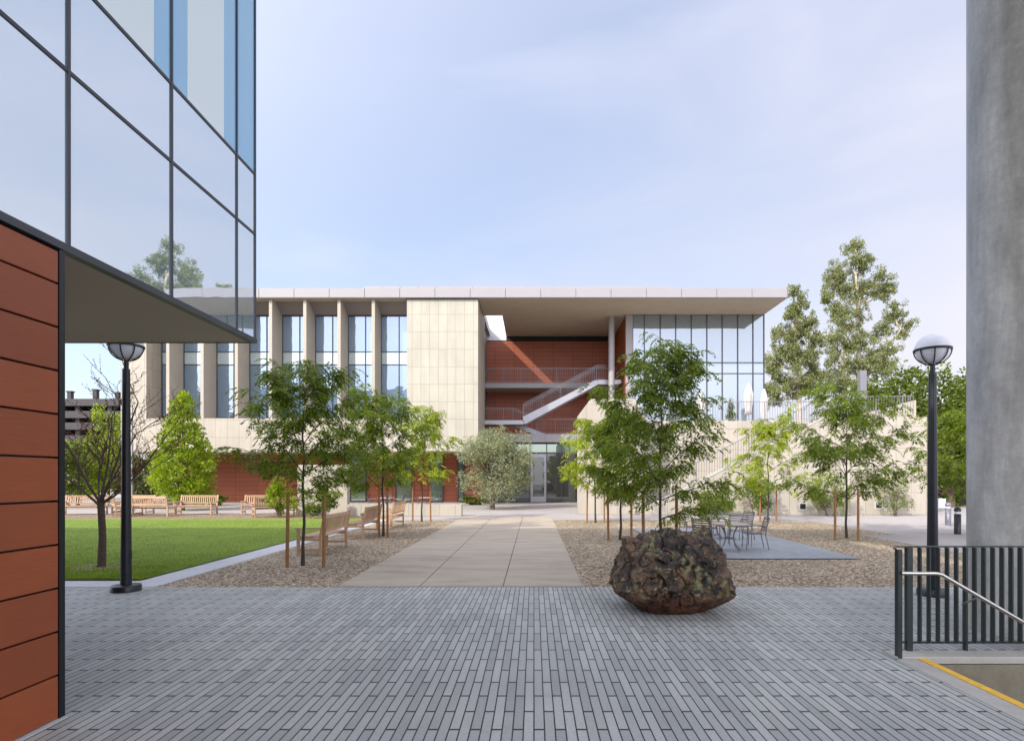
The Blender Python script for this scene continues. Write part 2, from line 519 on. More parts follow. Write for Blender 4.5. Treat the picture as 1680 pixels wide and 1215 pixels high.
def holed(x0, x1, y0, y1, hx0=HX0 - .28, hx1=HX1, hy0=HY0, hy1=HY1 + .22):
    return [(x0, x1, y0, hy0), (x0, x1, hy1, y1), (x0, hx0, hy0, hy1), (hx1, x1, hy0, hy1)]


sheet('ground', holed(-400, 400, -60, 700), -.012, M['earth'])
sheet('plaza', [(-45, 60, 9.12, 60)], -.006, M['plaza'])
sheet('paved_court', holed(-35, 30, -12, 9.12), 0, M['pavers'])
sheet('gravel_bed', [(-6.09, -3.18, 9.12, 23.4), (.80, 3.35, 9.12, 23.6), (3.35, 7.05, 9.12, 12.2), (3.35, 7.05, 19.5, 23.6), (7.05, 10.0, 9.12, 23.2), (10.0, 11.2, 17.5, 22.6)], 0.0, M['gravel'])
sheet('patio', [(3.35, 7.05, 12.2, 19.5)], 0.02, M['pavers2'])
sheet('kerb_strip', [(-6.70, -6.09, 9.12, 24.4), (-35, -6.70, 9.12, 9.66)], .004, M['kerb'])
sheet('mulch_bed', [(-35, -6.0, 24.0, 27.6)], .004, M['mulch'])
mb = MB()
xs = [-3.18, -1.845, -.50, .80]; ys = [9.13, 12.3, 15.6, 18.9, 22.2, 25.5]
for i in range(3):
    for j in range(5):
        mb.cbox(xs[i] + .007, xs[i + 1] - .007, ys[j] + .007, ys[j + 1] - .007, -.05, .012, .004)
mb.build('concrete_path', M['path'], kind='structure')
sheet('path_joints', [(-3.18, .80, 9.13, 25.5)], .002, M['joint'])
# lawn: gently curved back edge
mb = MB()
n = 30; pts = []
for i in range(n + 1):
    x = -34 + (34 - 6.72) * i / n
    pts.append((x, 24.1 - .0016 * (x + 12) ** 2, .02))
vs = [(p_[0], 9.66, .02) for p_ in pts] + pts
mb.add(vs, [(i, i + 1, n + 2 + i, n + 1 + i) for i in range(n)])
mb.build('lawn', M['grass'], kind='structure')
rng = np.random.default_rng(3)
N = 90000
gy_ = 9.68 + (rng.random(N) ** 1.7) * 13.5
gxx = -6.73 - rng.random(N) * (gy_ * .83 - 5.6).clip(.5, 14)
P = np.stack([gxx, gy_, np.full(N, .015)], 1)
ang = rng.random(N) * 2 * PI
ln = .018 + rng.random(N) * .022
U = np.stack([np.cos(ang) * ln * .6, np.sin(ang) * ln * .6, ln], 1)
V = np.stack([-np.sin(ang) * .0035, np.cos(ang) * .0035, np.zeros(N)], 1)
leaves_obj('grass_blades', P, U, V, mat_leaf('grass blade', (.11, .17, .012), (.25, .33, .03), .35), kind='stuff', label='short mown green grass covering the lawn', cat='grass')

# ---------------------------------------------------------------- stairwell
st = thing('sunken_stair', 'concrete stair going down at lower right with yellow painted nosing', 'stair', (HX0, HY1, 0))
mb = MB()
mb.cbox(HX0 - .28, HX0 - .085, HY0, HY1, -.2, .006, .004)
mb.cbox(HX0 - .28, HX1, HY1, HY1 + .22, -.05, .02, .008)
mb.build('kerb', M['kerb2'], st)
mb = MB(); mb.box(HX0 - .082, HX0, HY0, HY1 - .002, -.05, .009)
mb.build('nosing_strip', M['yellow'], st)
mb = MB()
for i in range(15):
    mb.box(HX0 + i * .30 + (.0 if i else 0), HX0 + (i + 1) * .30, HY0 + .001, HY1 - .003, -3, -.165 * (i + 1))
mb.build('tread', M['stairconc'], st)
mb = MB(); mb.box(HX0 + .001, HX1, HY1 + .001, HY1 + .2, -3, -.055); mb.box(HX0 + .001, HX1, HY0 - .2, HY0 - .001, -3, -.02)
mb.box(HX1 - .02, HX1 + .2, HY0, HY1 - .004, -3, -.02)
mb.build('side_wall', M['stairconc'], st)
rl = thing('stair_guardrail', 'dark green baluster guardrail with pale handrail beside the sunken stair', 'railing', (3.6, 5.6, 0))
YG = 5.72
mb = MB()
mb.bar((3.66, YG, 1.065), (9, YG, 1.065), .05, .012)
mb.build('top_rail', M['green'], rl)
mb = MB(); mb.bar((3.72, YG, .10), (9, YG, .10), .03, .02); mb.build('bottom_rail', M['green'], rl)
mb = MB()
mb.box(3.535, 3.575, 5.50, 5.555, 0, 1.06); mb.bar((3.52, 5.53, 1.065), (3.64, YG, 1.065), .03, .012)
mb.build('end_post', M['green'], rl)
for x in (3.75, 4.338, 5.9):
    mb = MB(); mb.box(x, x + (.055 if x < 4 else .02), YG - .03, YG + .02, 0.02, 1.055); mb.build('post', M['green'], rl)
x = 3.97 - .092 * 1
while x < 8.9:
    if not (4.33 < x < 4.35 or 5.86 < x < 5.95):
        mb = MB(); mb.box(x, x + .014, YG - .035, YG + .015, .105, 1.055); mb.build('baluster', M['green'], rl)
    x += .092
mb = MB()
mb.tube([(3.56, 5.49, .835), (3.70, 5.47, .835), (3.88, 5.47, .835), (3.93, 5.47, .825), (6.6, 5.47, -.73)], .019, 10)
for x in (4.3, 5.2): mb.tube([(x, 5.47, .825 - (x - 3.93) * .582 - .0), (x, 5.70, .70 - (x - 3.93) * .582)], .008, 6)
mb.build('handrail', M['steel'], rl)

# column
cl = MB()
prof = [(.585, 0), (.585, .02), (.56, .03), (.56, 11.53)]
cl.lathe(prof, (5.66, 6.5, 0), 96)
o = cl.build('concrete_column', M['column'])
tag(o, 'tall round grey concrete column at the right edge behind the guardrail', 'column')

# ---------------------------------------------------------------- left building
LX = -3.457
lb = thing('glass_corner_building', 'near building at left with terracotta panels below and a cantilevered blue glass facade', 'building', (LX, 4.175, 0))
mb = MB()
for i in range(11):
    z0 = .013 + .3157 * i
    z1 = min(z0 + .3157 - .010, 3.40)
    for a, b in ((-9, -2.2), (-2.19, 4.125)):
        mb.cbox(LX - .04, LX, a, b - .006, z0 + .004, z1, .003)
mb.build('terracotta_panel', M['panel'], lb)
mb = MB(); mb.box(-34, LX - .042, -9, 4.12, 0, 3.43); mb.box(LX - .05, LX - .043, -9, 4.12, 0, 3.43)
mb.build('wall_core', M['black'], lb)
mb = MB(); mb.box(LX - .06, LX + .004, 4.125, 4.175, 0, 3.42)
mb.build('corner_trim', M['black'], lb)
mb = MB(); mb.box(-34, LX - .061, 4.13, 4.17, .02, 3.42); mb.build('terracotta_wall', M['terra'], lb)
mb = MB(); mb.box(LX - .06, LX + .03, -9, 4.17, -.01, .01); mb.build('base_strip', M['kerb'], lb)
mb = MB(); mb.box(-34, LX - .06, 4.18, 7.0, 3.43, 3.47); mb.box(-34, LX - .06, -9, 4.18, 3.43, 3.47)
mb.build('soffit', M['soffit2'], lb)
Yv = [7.02, 6.588, 5.403, 4.205]
while Yv[-1] > -8: Yv.append(Yv[-1] - 1.19)
Zr = [3.47, 4.77, 5.51, 8.35, 9.4, 11.9]
mb = MB()
for y in Yv: mb.box(LX - .05, LX + .012, y - .013, y + .013, 3.44, 12)
for z in Zr[:-1]: mb.box(LX - .05, LX + .010, -9, 7.03, z - .014, z + .014)
mb.box(LX - .06, LX + .014, -9, 7.04, 3.425, 3.47)
mb.box(-34, LX + .01, 7.035, 7.06, 3.43, 3.48)
mb.build('mullion_frame', M['frame2'], lb)
mb = MB(); mb.box(-34, LX + .02, -9, 7.05, 11.9, 12.0); mb.build('roof', M['greymetal'], lb)
for i in range(len(Yv) - 1):
    y1, y0 = Yv[i], Yv[i + 1]
    for j in range(5):
        z0, z1 = Zr[j], Zr[j + 1]
        clear = j in (2, 4)
        if y0 < 0 and j < 4 and False: continue
        mb = MB(); mb.box(LX - .012, LX, y0 + .013, y1 - .013, z0 + .014, z1 - .014)
        pn = mb.build('glass_pane', M['clear' if clear else 'frit'], lb)
        if clear and y0 > .5:
            seg = {0: None, 1: (.22, .80), 2: (.2, .97), 3: (.1, .95)}.get(i, (.1, .9))
            if seg and j == 2:
                mb = MB(); mb.box(LX - .002, LX + .003, y0 + .02 + (y1 - y0 - .04) * (1 - seg[1]), y0 + .02 + (y1 - y0 - .04) * (1 - seg[0]), z0 + .02, z1 - .02)
                mb.build('window_shade', M['blind'], pn)
mb = MB()
mb.box(-34, LX - .3, -9, 7.0, 3.5, 11.9)
mb.build('floor_core', M['greymetal'], lb)
mb = MB(); mb.box(-34, LX - .02, 7.005, 7.03, 3.5, 11.9); mb.build('end_glazing', M['frit'], lb)

# unseen slab added to shade the court; its gap lets a sun streak through
ub = thing('added_shade_canopy', 'unseen high canopy added on the round column to shade the court', 'canopy', (5.66, 6.5, 11.5))
mb = MB(); mb.box(-2.45, 8.5, -5, 6.75, 11.6, 12.0); mb.box(-3.42, -2.452, -5, -1.2, 11.6, 12.0); mb.box(-3.42, -2.452, 3.3, 6.75, 11.6, 12.0); mb.build('shade_slab', M['creamp'], ub)
mb = MB(); mb.box(-2.47, 8.52, -5.02, 6.78, 11.54, 11.598); mb.build('soffit', M['soffit'], ub)

# ---------------------------------------------------------------- main building
Yf = 34.5
mn = thing('office_building', 'long modern three storey building of cream tile, terracotta and glass behind the court', 'building', (0, Yf, 0))
XL, XR = gx(198, Yf), 15.36
SX0, SX1, SY0, SY1 = -3.37, -2.12, 38.0, 43.6
mb = MB()
for r in ((XL, XR, 34.32, SY0), (XL, SX0, SY0, SY1), (SX1, XR, SY0, SY1), (XL, XR, SY1 + .3, 52)):
    mb.box(*r, 12.64, 13.17)
rf = mb.build('roof', M['white'], mn)
mb = MB()
x = XL
k = 0
while x < XR:
    x2 = min(x + 2.13, XR)
    mb.cbox(x + .012, x2 - .012, 34.26, 34.32, 12.64, 13.19, .006); x = x2
mb.build('fascia', M['white'], rf)
mb = MB(); mb.box(XL, XR + .0, 34.255, 34.29, 12.60, 12.64); mb.build('drip_edge', M['frame'], rf)
mb = MB()
for r in ((-3.36, XR - .02, 34.30, SY0), (SX1, XR - .02, SY0, SY1), (XL + .1, -7.8, 34.3, 36.3)):
    mb.box(*r, 12.605, 12.638)
mb.build('soffit', M['soffit'], rf)
mb = MB()
x = -10.9
while x < 8.5:
    mb.cbox(x + .012, min(x + 1.16, 8.6) - .012, 36.5, 36.56, 13.19, 14.06, .006); x += 1.16
mb.box(-10.9, -10.85, 36.56, 50, 13.19, 14.06); mb.box(8.55, 8.6, 36.56, 50, 13.19, 14.06)
mb.build('parapet_screen', M['white'], rf)
mb = MB(); mb.box(-6, 0, 43.62, 43.9, 12.3, 15.0); mb.build('penthouse_wall', M['whitewall'], rf)
# left wing
mb = MB()
mb.box(XL, gx(668, Yf), Yf, 36.3, 3.36, 5.36)
mb.box(XL, gx(240, Yf), Yf, 36.3, 5.362, 12.6)
mb.build('cream_wall', M['cream2'], mn)
mb = MB(); mb.box(XL + .05, -3.65, 36.3, 52, 3.4, 12.6); mb.build('wing_core', M['creamp'], mn)
mb = MB(); h0, h1 = gx(240, Yf), gx(668, Yf)
mb.add([(x_, y_, z_) for x_ in (h0, h1) for y_, z_ in ((35.0, 12.6), (35.72, 12.02), (36.3, 12.0), (36.3, 12.6))], [(0, 1, 2, 3), (7, 6, 5, 4), (0, 4, 5, 1), (1, 5, 6, 2), (2, 6, 7, 3), (3, 7, 4, 0)])
mb.build('header_panel', M['header'], mn)
mb = MB(); mb.prism_y([(gx(240, Yf), 5.362), (gx(668, Yf), 5.362), (gx(668, Yf), 5.5), (gx(240, Yf), 5.5)], 35.75, 36.2); mb.build('window_sill', M['creamp'], mn)
fl = [gx(272.6 + 56.2 * k, Yf) for k in range(7)]
for xf in fl:
    mb = MB()
    # tapered precast fin: shallow shoulder at the head
    pr = [(Yf, 5.362), (36.2, 5.362), (36.2, 12.6), (Yf, 12.6)]
    vs = [(xf, y, z) for y, z in pr] + [(xf + .19, y, z) for y, z in pr]
    mb.add(vs, [(0, 1, 2, 3), (7, 6, 5, 4), (0, 4, 5, 1), (1, 5, 6, 2), (2, 6, 7, 3), (3, 7, 4, 0)])
    mb.build('fin', M['creamp'], mn)
edges = [gx(240, Yf)] + fl
for k in range(8):
    a = edges[k] + (.19 if k else 0); b = edges[k + 1] if k < 7 else gx(668, Yf)
    fr = MB(); W = b - a
    fr.box(a, a + .05, 35.9, 35.98, 5.5, 12.0); fr.box(b - .05, b, 35.9, 35.98, 5.5, 12.0)
    xm = a + W * .58; fr.box(xm - .03, xm + .03, 35.9, 35.98, 5.5, 12.0)
    for z in (5.5, 8.87, 9.68, 11.95): fr.box(a + .05, b - .05, 35.91, 35.975, z, z + .06)
    wf = fr.build('window', M['frame2'], mn)
    for z0, z1, mt in ((5.56, 8.87, 'win'), (8.93, 9.68, 'winband'), (9.74, 11.95, 'win')):
        g = MB(); g.box(a + .05, xm - .03, 35.94, 35.96, z0, z1); g.box(xm + .03, b - .05, 35.94, 35.96, z0, z1)
        g.build('pane', M[mt], wf)
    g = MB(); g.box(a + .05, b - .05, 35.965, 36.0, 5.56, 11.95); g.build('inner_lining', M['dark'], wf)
# cream block
mb = MB(); mb.box(gx(668, Yf) + .002, gx(784.5, Yf), 34.42, 39.1, 3.36, 12.58); mb.build('cream_block', M['cream'], mn)
# ground floor terracotta
mb = MB(); mb.box(XL + 1.2, -3.4, 38.0, 38.4, 0, 3.4); mb.build('terracotta_wall', M['terra'], mn)
mb = MB(); mb.box(XL + 1.2, -3.4, 37.95, 37.998, 0, .12); mb.build('plinth', M['kerb2'], mn)
mb = MB(); mb.box(XL + .02, -7.75, 34.52, 38.4, 3.31, 3.357); mb.build('underside', M['soffit'], mn)
for px0, px1 in ((574, 601), (649, 676), (704, 727), (751, 762)):
    a, b = gx(px0, 37.9), gx(px1, 37.9)
    f_ = MB(); f_.box(a, a + .06, 37.88, 37.99, .15, 3.25); f_.box(b - .06, b, 37.88, 37.99, .15, 3.25); f_.box(a + .06, b - .06, 37.88, 37.99, 3.19, 3.25); f_.box(a + .06, b - .06, 37.88, 37.99, .15, .21)
    wf = f_.build('ground_window', M['frame'], mn)
    g = MB(); g.box(a + .06, b - .06, 37.93, 37.95, .21, 3.19); g.build('pane', M['greenglass'], wf)
# recess
mb = MB(); mb.box(-3.75, 8, 43.5, 43.8, 4.8, 12.19); mb.build('recess_wall', M['terra'], mn)
mb = MB(); mb.box(-3.75, -3.0 + 11, 43.62, 43.8, 12.19, 12.3); mb.box(SX1, 8, 43.55, 43.8, 12.2, 12.6); mb.build('gap_shade_strip', M['dark'], mn)  # solid dark strip; the shade of the gap is put into its colour
mb = MB(); mb.box(-3.72, -3.60, 39.1, 43.5, 0, 12.58); mb.build('recess_side_wall', M['greymetal'], mn)
for (zt, zb, y0, nm) in ((8.57, 8.24, 41.0, 'upper'), (4.81, 4.25, 40.0, 'lower')):
    mb = MB(); mb.box(-3.59, 6.1, y0 + .06, 43.49, zb + .02, zt); sl = mb.build('floor_slab', M['soffit'], mn)
    mb = MB(); x = -3.59
    while x < 6.05:
        mb.cbox(x + .006, min(x + 2.2, 6.1) - .006, y0, y0 + .058, zb, zt + .02, .004); x += 2.2
    mb.build('slab_edge', M['white'], sl)
mb = MB(); mb.box(6.14, 6.4, 38.0, 43.5, 4.66, 12.6); mb.build('terracotta_return', M['terra'], mn)
mb = MB(); mb.cbox(6.12, 6.58, 37.72, 37.99, 4.66, 12.6, .01); mb.build('pier', M['white'], mn)
mb = MB(); mb.lathe([(.21, 4.66), (.21, 12.6)], (gx(1003.3, 38.3), 38.3, 0), 28)
mb.build('round_column', M['white'], mn)
mb = MB()                                                   # column over the entrance terrace down to ground
# stair
Ys0, Ys1 = 39.0, 40.3
x0, z0, x1, z1 = -.75, 5.70, 4.32, 8.45
mb = MB()
for y in (Ys0, Ys1):
    mb.prism_y([(x0, z0 - .12), (x0 + .15, z0 - .26), (x1 + .1, z1 - .28), (x1, z1 + .03), (x0, z0 + .25)], y, y + .05)
    mb.box(x1 + .1, 6.0, y, y + .05, 8.17, 8.48)
nst = 17
for i in range(nst):
    xx = x0 + (x1 - x0) * i / nst; zz = z0 + (z1 - z0) * (i + 1) / nst
    mb.box(xx, xx + .31, Ys0 + .05, Ys1, zz - .05, zz)
mb.box(x1, 6.0, Ys0 + .05, Ys1, 8.25, 8.44)
mb.box(-3.55, x0 + .05, Ys0, Ys1 + .7, 5.42, 5.70)
mb.prism_y([(-1.6, 5.5), (.75, 4.55), (.9, 4.82), (-1.4, 5.72)], 40.4, 40.46)
stc = mb.build('open_stair', M['silver'], mn)


def rail(mb, pts, y, h=1.02, step=.13, r=.011, mid=True, rt=.022):
    """sloped railing in the xz plane at depth y"""
    for (xa, za), (xb, zb) in zip(pts[:-1], pts[1:]):
        mb.bar((xa, y, za + h), (xb, y, zb + h), rt * 2, rt * 1.4)
        mb.bar((xa, y, za + .08), (xb, y, zb + .08), rt, rt)
        if mid: mb.bar((xa, y - .05, za + h - .15), (xb, y - .05, zb + h - .15), rt, rt)
        nn = max(1, int(abs(xb - xa) / step))
        for i in range(nn + 1):
            t_ = i / nn; xx = xa + (xb - xa) * t_; zz = za + (zb - za) * t_
            w = r if i % 10 else r * 2.4
            mb.bar((xx, y, zz + .06), (xx, y, zz + h), w, w)


mb = MB()
rail(mb, [(x0, z0 + .1), (x1, z1), (x1 + .6, z1)], Ys0 + .02)
rail(mb, [(x0, z0 + .1), (x1, z1)], Ys1 + .02)
mb.build('stair_railing', M['rail'], stc)
mb = MB(); rail(mb, [(-3.55, 5.7), (-1.5, 5.7), (.8, 4.81)], 40.5, mid=True); mb.build('landing_railing', M['rail'], stc)
mb = MB(); rail(mb, [(-3.55, 8.57), (6.08, 8.57)], 41.06, 1.1, mid=False); mb.build('balcony_railing', M['rail'], mn)
mb = MB(); rail(mb, [(.2, 4.81), (6.08, 4.81)], 40.05, 1.1, mid=False); mb.build('balcony_railing', M['rail'], mn)
# entrance glazing
YE = 40.3
fr = MB()
ex = [-3.58, -2.5, -1.4, gx(869.5, YE), gx(897, YE), gx(921, YE), gx(934, YE), 3.2]
for x in ex: fr.box(x - .035, x + .035, YE - .05, YE + .05, 0, 4.2)
for a, b in zip(ex[:-1], ex[1:]):
    fr.box(a + .035, b - .035, YE - .04, YE + .04, 3.46, 3.56); fr.box(a + .035, b - .035, YE - .04, YE + .04, 4.13, 4.2)
    if not abs(a - gx(869.5, YE)) < .01: fr.box(a + .035, b - .035, YE - .04, YE + .04, 0, .12)
ew = fr.build('entrance_glazing', M['frame'], mn)
for a, b in zip(ex[:-1], ex[1:]):
    g = MB(); g.box(a + .035, b - .035, YE - .01, YE + .01, 3.56, 4.13); g.build('transom_pane', M['greenglass'], ew)
    if abs(a - gx(869.5, YE)) < .01: continue
    g = MB(); g.box(a + .035, b - .035, YE - .01, YE + .01, .12, 3.46); g.build('side_pane', M['doorglass'], ew)
dx0, dx1 = gx(869.5, YE) + .04, gx(897, YE) - .04
d = MB()
d.box(dx0, dx0 + .16, YE - .08, YE - .02, .02, 3.44); d.box(dx1 - .14, dx1, YE - .08, YE - .02, .02, 3.44)
d.box(dx0 + .16, dx1 - .14, YE - .08, YE - .02, .02, .42); d.box(dx0 + .16, dx1 - .14, YE - .08, YE - .02, 3.2, 3.44)
dr = d.build('door', M['silver'], mn)
g = MB(); g.box(dx0 + .16, dx1 - .14, YE - .055, YE - .045, .42, 3.2); g.build('door_glass', M['doorglass'], dr)
g = MB(); g.tube([(dx1 - .18, YE - .13, 1.0), (dx1 - .18, YE - .13, 1.5)], .018, 8); g.bar((dx1 - .18, YE - .13, 1.05), (dx1 - .1, YE - .07, 1.05), .02, .02); g.build('door_handle', M['steel'], dr)
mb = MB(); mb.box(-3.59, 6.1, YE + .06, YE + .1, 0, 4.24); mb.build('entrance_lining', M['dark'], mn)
# glass volume
YC = 37.8
cx = [gx(v, YC) for v in (1038, 1057, 1083, 1108.4, 1134, 1159.5, 1184.7, 1210, 1235, 1253)]
cz = [4.66, gz(612.7, YC), gz(594.9, YC), 12.6]
fr = MB()
for x in cx: fr.box(x - .03, x + .03, YC - .07, YC + .02, 4.66, 12.6)
for z in cz[:3]: fr.box(cx[0], cx[-1], YC - .05, YC + .018, z - .03, z + .03)
for j in range(8):
    y = YC + 1.05 * (j + 1); fr.box(cx[-1] - .02, cx[-1] + .035, y - .03, y + .03, 4.66, 12.6)
for z in cz[:3]: fr.box(cx[-1] - .02, cx[-1] + .03, YC + .02, 50, z - .03, z + .03)
cw = fr.build('curtain_wall', M['frame2'], mn)
for a, b in zip(cx[:-1], cx[1:]):
    for za, zb in zip(cz[:-1], cz[1:]):
        g = MB(); g.box(a + .03, b - .03, YC - .012, YC, za + .03, zb - .03); g.build('pane', M['curtain'], cw)
g = MB(); g.box(cx[-1] - .01, cx[-1] + .01, YC + .02, 50, 4.7, 12.59); g.build('side_pane', M['curtain'], cw)
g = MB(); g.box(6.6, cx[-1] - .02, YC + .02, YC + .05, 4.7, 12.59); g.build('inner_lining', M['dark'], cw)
mb = MB(); mb.box(6.5, 15.2, YC + .1, 50, 0, 12.58); mb.build('volume_core', M['greymetal'], mn)

# ---------------------------------------------------------------- raised terrace
YT = 26.8
tr = thing('raised_terrace', 'cream tiled terrace wall with a long outdoor stair and steel railings right of the entrance', 'terrace', (10, YT, 0))
mb = MB()
mb.prism_y([(gx(948, 27), 0), (gx(1060, 27), 0), (gx(1060, 27), 4.65), (gx(1040, 27), 5.5), (gx(969, 27), 5.5), (gx(948, 27), 4.69)], 27.0, 27.45)
mb.build('parapet_wall', M['cream2'], tr)
xa = gx(1046, YT); xb = gx(1352, YT); xr = gx(1521, YT)
mb = MB()
mb.prism_y([(xa, 0), (xr, 0), (xr, 4.62), (xb, 4.62), (xb, 4.55), (xa, .0 + .02)], YT, YT + .25)
mb.build('stair_wall', M['cream2'], tr)
mb = MB(); mb.prism_y([(xa, .03), (xb, 4.56), (xb, 4.64), (xa - .1, .10)], YT - .02, YT + .27); mb.build('coping', M['kerb2'], tr)
mb = MB()
for i in range(27):
    xx = xa + .3 + (xb - xa - .2) * i / 27; mb.box(xx, xx + .35, YT + .26, 28.6, max(0, 4.5 * i / 27 - .3), 4.5 * (i + 1) / 27)
mb.build('step', M['kerb2'], tr)
mb = MB(); mb.box(3.15, xb + 1.2, 28.6, 37.6, 0, 4.62); mb.box(xb + 1.2, xr - .002, YT + .26, 37.6, 0, 4.61)
mb.build('terrace_wall', M['cream2'], tr)
mb = MB(); mb.prism_y([(gx(1330, 28.2), 4.62), (gx(1503, 28.2), 4.62), (gx(1503, 28.2), 5.62), (gx(1440, 28.2), 5.1)], 28.2, 28.4); mb.build('ramp_wall', M['creamp'], tr)
mb = MB(); rail(mb, [(xa + .3, .15), (xb, 4.55), (gx(1501, YT), 4.62)], YT + .12, 1.02, .125, .018, False); mb.build('stair_railing', M['rail'], tr)
mb = MB(); rail(mb, [(gx(1042, 28.7), 4.62), (gx(1365, 28.7), 4.62)], 28.7, .98, .13, .014, False); mb.build('terrace_railing', M['rail'], tr)
for px, py in ((1317, 830.5), (1441.5, 828.5)):
    X, Z_ = gx(px, YT), gz(py, YT)
    f_ = MB(); f_.box(X - .2, X + .2, YT - .015, YT - .001, Z_ - .17, Z_ + .17); wl = f_.build('wall_light', M['kerb'], tr)
    f_ = MB(); f_.box(X - .13, X + .13, YT - .02, YT - .016, Z_ - .12, Z_ + .13); f_.build('recess_shade', M['dark'], wl)  # dark plate on the face; shade of a recess put into its colour
mb = MB(); mb.box(gx(1313, YT), gx(1322, YT), YT - .03, YT - .0, 1.8, 1.801)
# steel pylon on terrace
o = MB(); X = gx(1414.5, 29.5); o.cbox(X - .16, X + .16, 29.35, 29.65, 4.62, gz(608, 29.5), .01)
o.cbox(X - .24, X + .24, 29.25, 29.75, 4.62, 4.66, .005)
tag(o.build('steel_pylon', M['greymetal']), 'square grey steel pylon rising behind the terrace railing', 'pylon')


def umbrella(px, pytop, Y, s, label):
    X = gx(px, Y); zt = gz(pytop, Y); b = 4.62
    t_ = thing('patio_umbrella', label, 'umbrella', (X, Y, b), 0, 'folded umbrellas on the terrace')
    m_ = MB(); m_.tube([(X, Y, b), (X, Y, zt - .03)], .025, 8); m_.build('pole', M['silver'], t_)
    h = zt - b
    m_ = MB(); m_.lathe([(.01, h), (.05, h - .06), (.17 * s, h - .35), (.25 * s, h - .7), (.23 * s, h - 1.2), (.17 * s, h - 1.6), (.20 * s, h - 1.85), (.03, h - 1.86)], (X, Y, b), 40, fold=.16, nf=8)
    m_.build('canopy', M['canvas'], t_)
    m_ = MB(); m_.lathe([(.3, 0), (.3, .05), (.05, .09), (.04, .3)], (X, Y, b), 20); m_.build('base', M['alu'], t_)


umbrella(1228, 627, 33, 1.0, 'folded white umbrella standing before the corner of the glass volume')
umbrella(1253.5, 637, 31, .75, 'folded white umbrella right of the others against the gum trees')
umbrella(1150, 640, 34, 1.0, 'folded white umbrella on the terrace just right of the tall central tree')

# ---------------------------------------------------------------- leaf tools
def unit(a): return a / (np.linalg.norm(a, axis=-1, keepdims=True) + 1e-9)


def frond(P, U, V, p, d, L, rnd, lw=.016, ll=.085, npair=6, droop=1.1):
    side = d.cross(Vector((0, 0, 1)))
    if side.length < .05: side = Vector((1, 0, 0))
    side.normalize()
    q = Vector(p); dd = Vector(d)
    for i in range(npair):
        dd = (dd + Vector((0, 0, -droop / npair))).normalized()
        q = q + dd * (L / npair)
        taper = 1 - .45 * abs((i + .5) / npair - .45)
        for s_ in (-1, 1):
            u = (side * s_ * .8 + dd * .55 + Vector((rnd.uniform(-.2, .2), rnd.uniform(-.2, .2), rnd.uniform(-.45, .05)))).normalized() * ll * taper * rnd.uniform(.8, 1.2)
            v = (dd * .8 + Vector((rnd.uniform(-.4, .4), rnd.uniform(-.4, .4), rnd.uniform(-.5, .5)))).normalized() * lw
            P.append(q); U.append(u); V.append(v)


def curve_branch(p, d, L, n, rnd, grav=0, wob=.15):
    pts = [Vector(p)]; d = Vector(d)
    for i in range(n):
        d = (d + Vector((rnd.uniform(-wob, wob), rnd.uniform(-wob, wob), rnd.uniform(-wob, wob) * .6 - grav))).normalized()
        pts.append(pts[-1] + d * (L / n))
    return pts


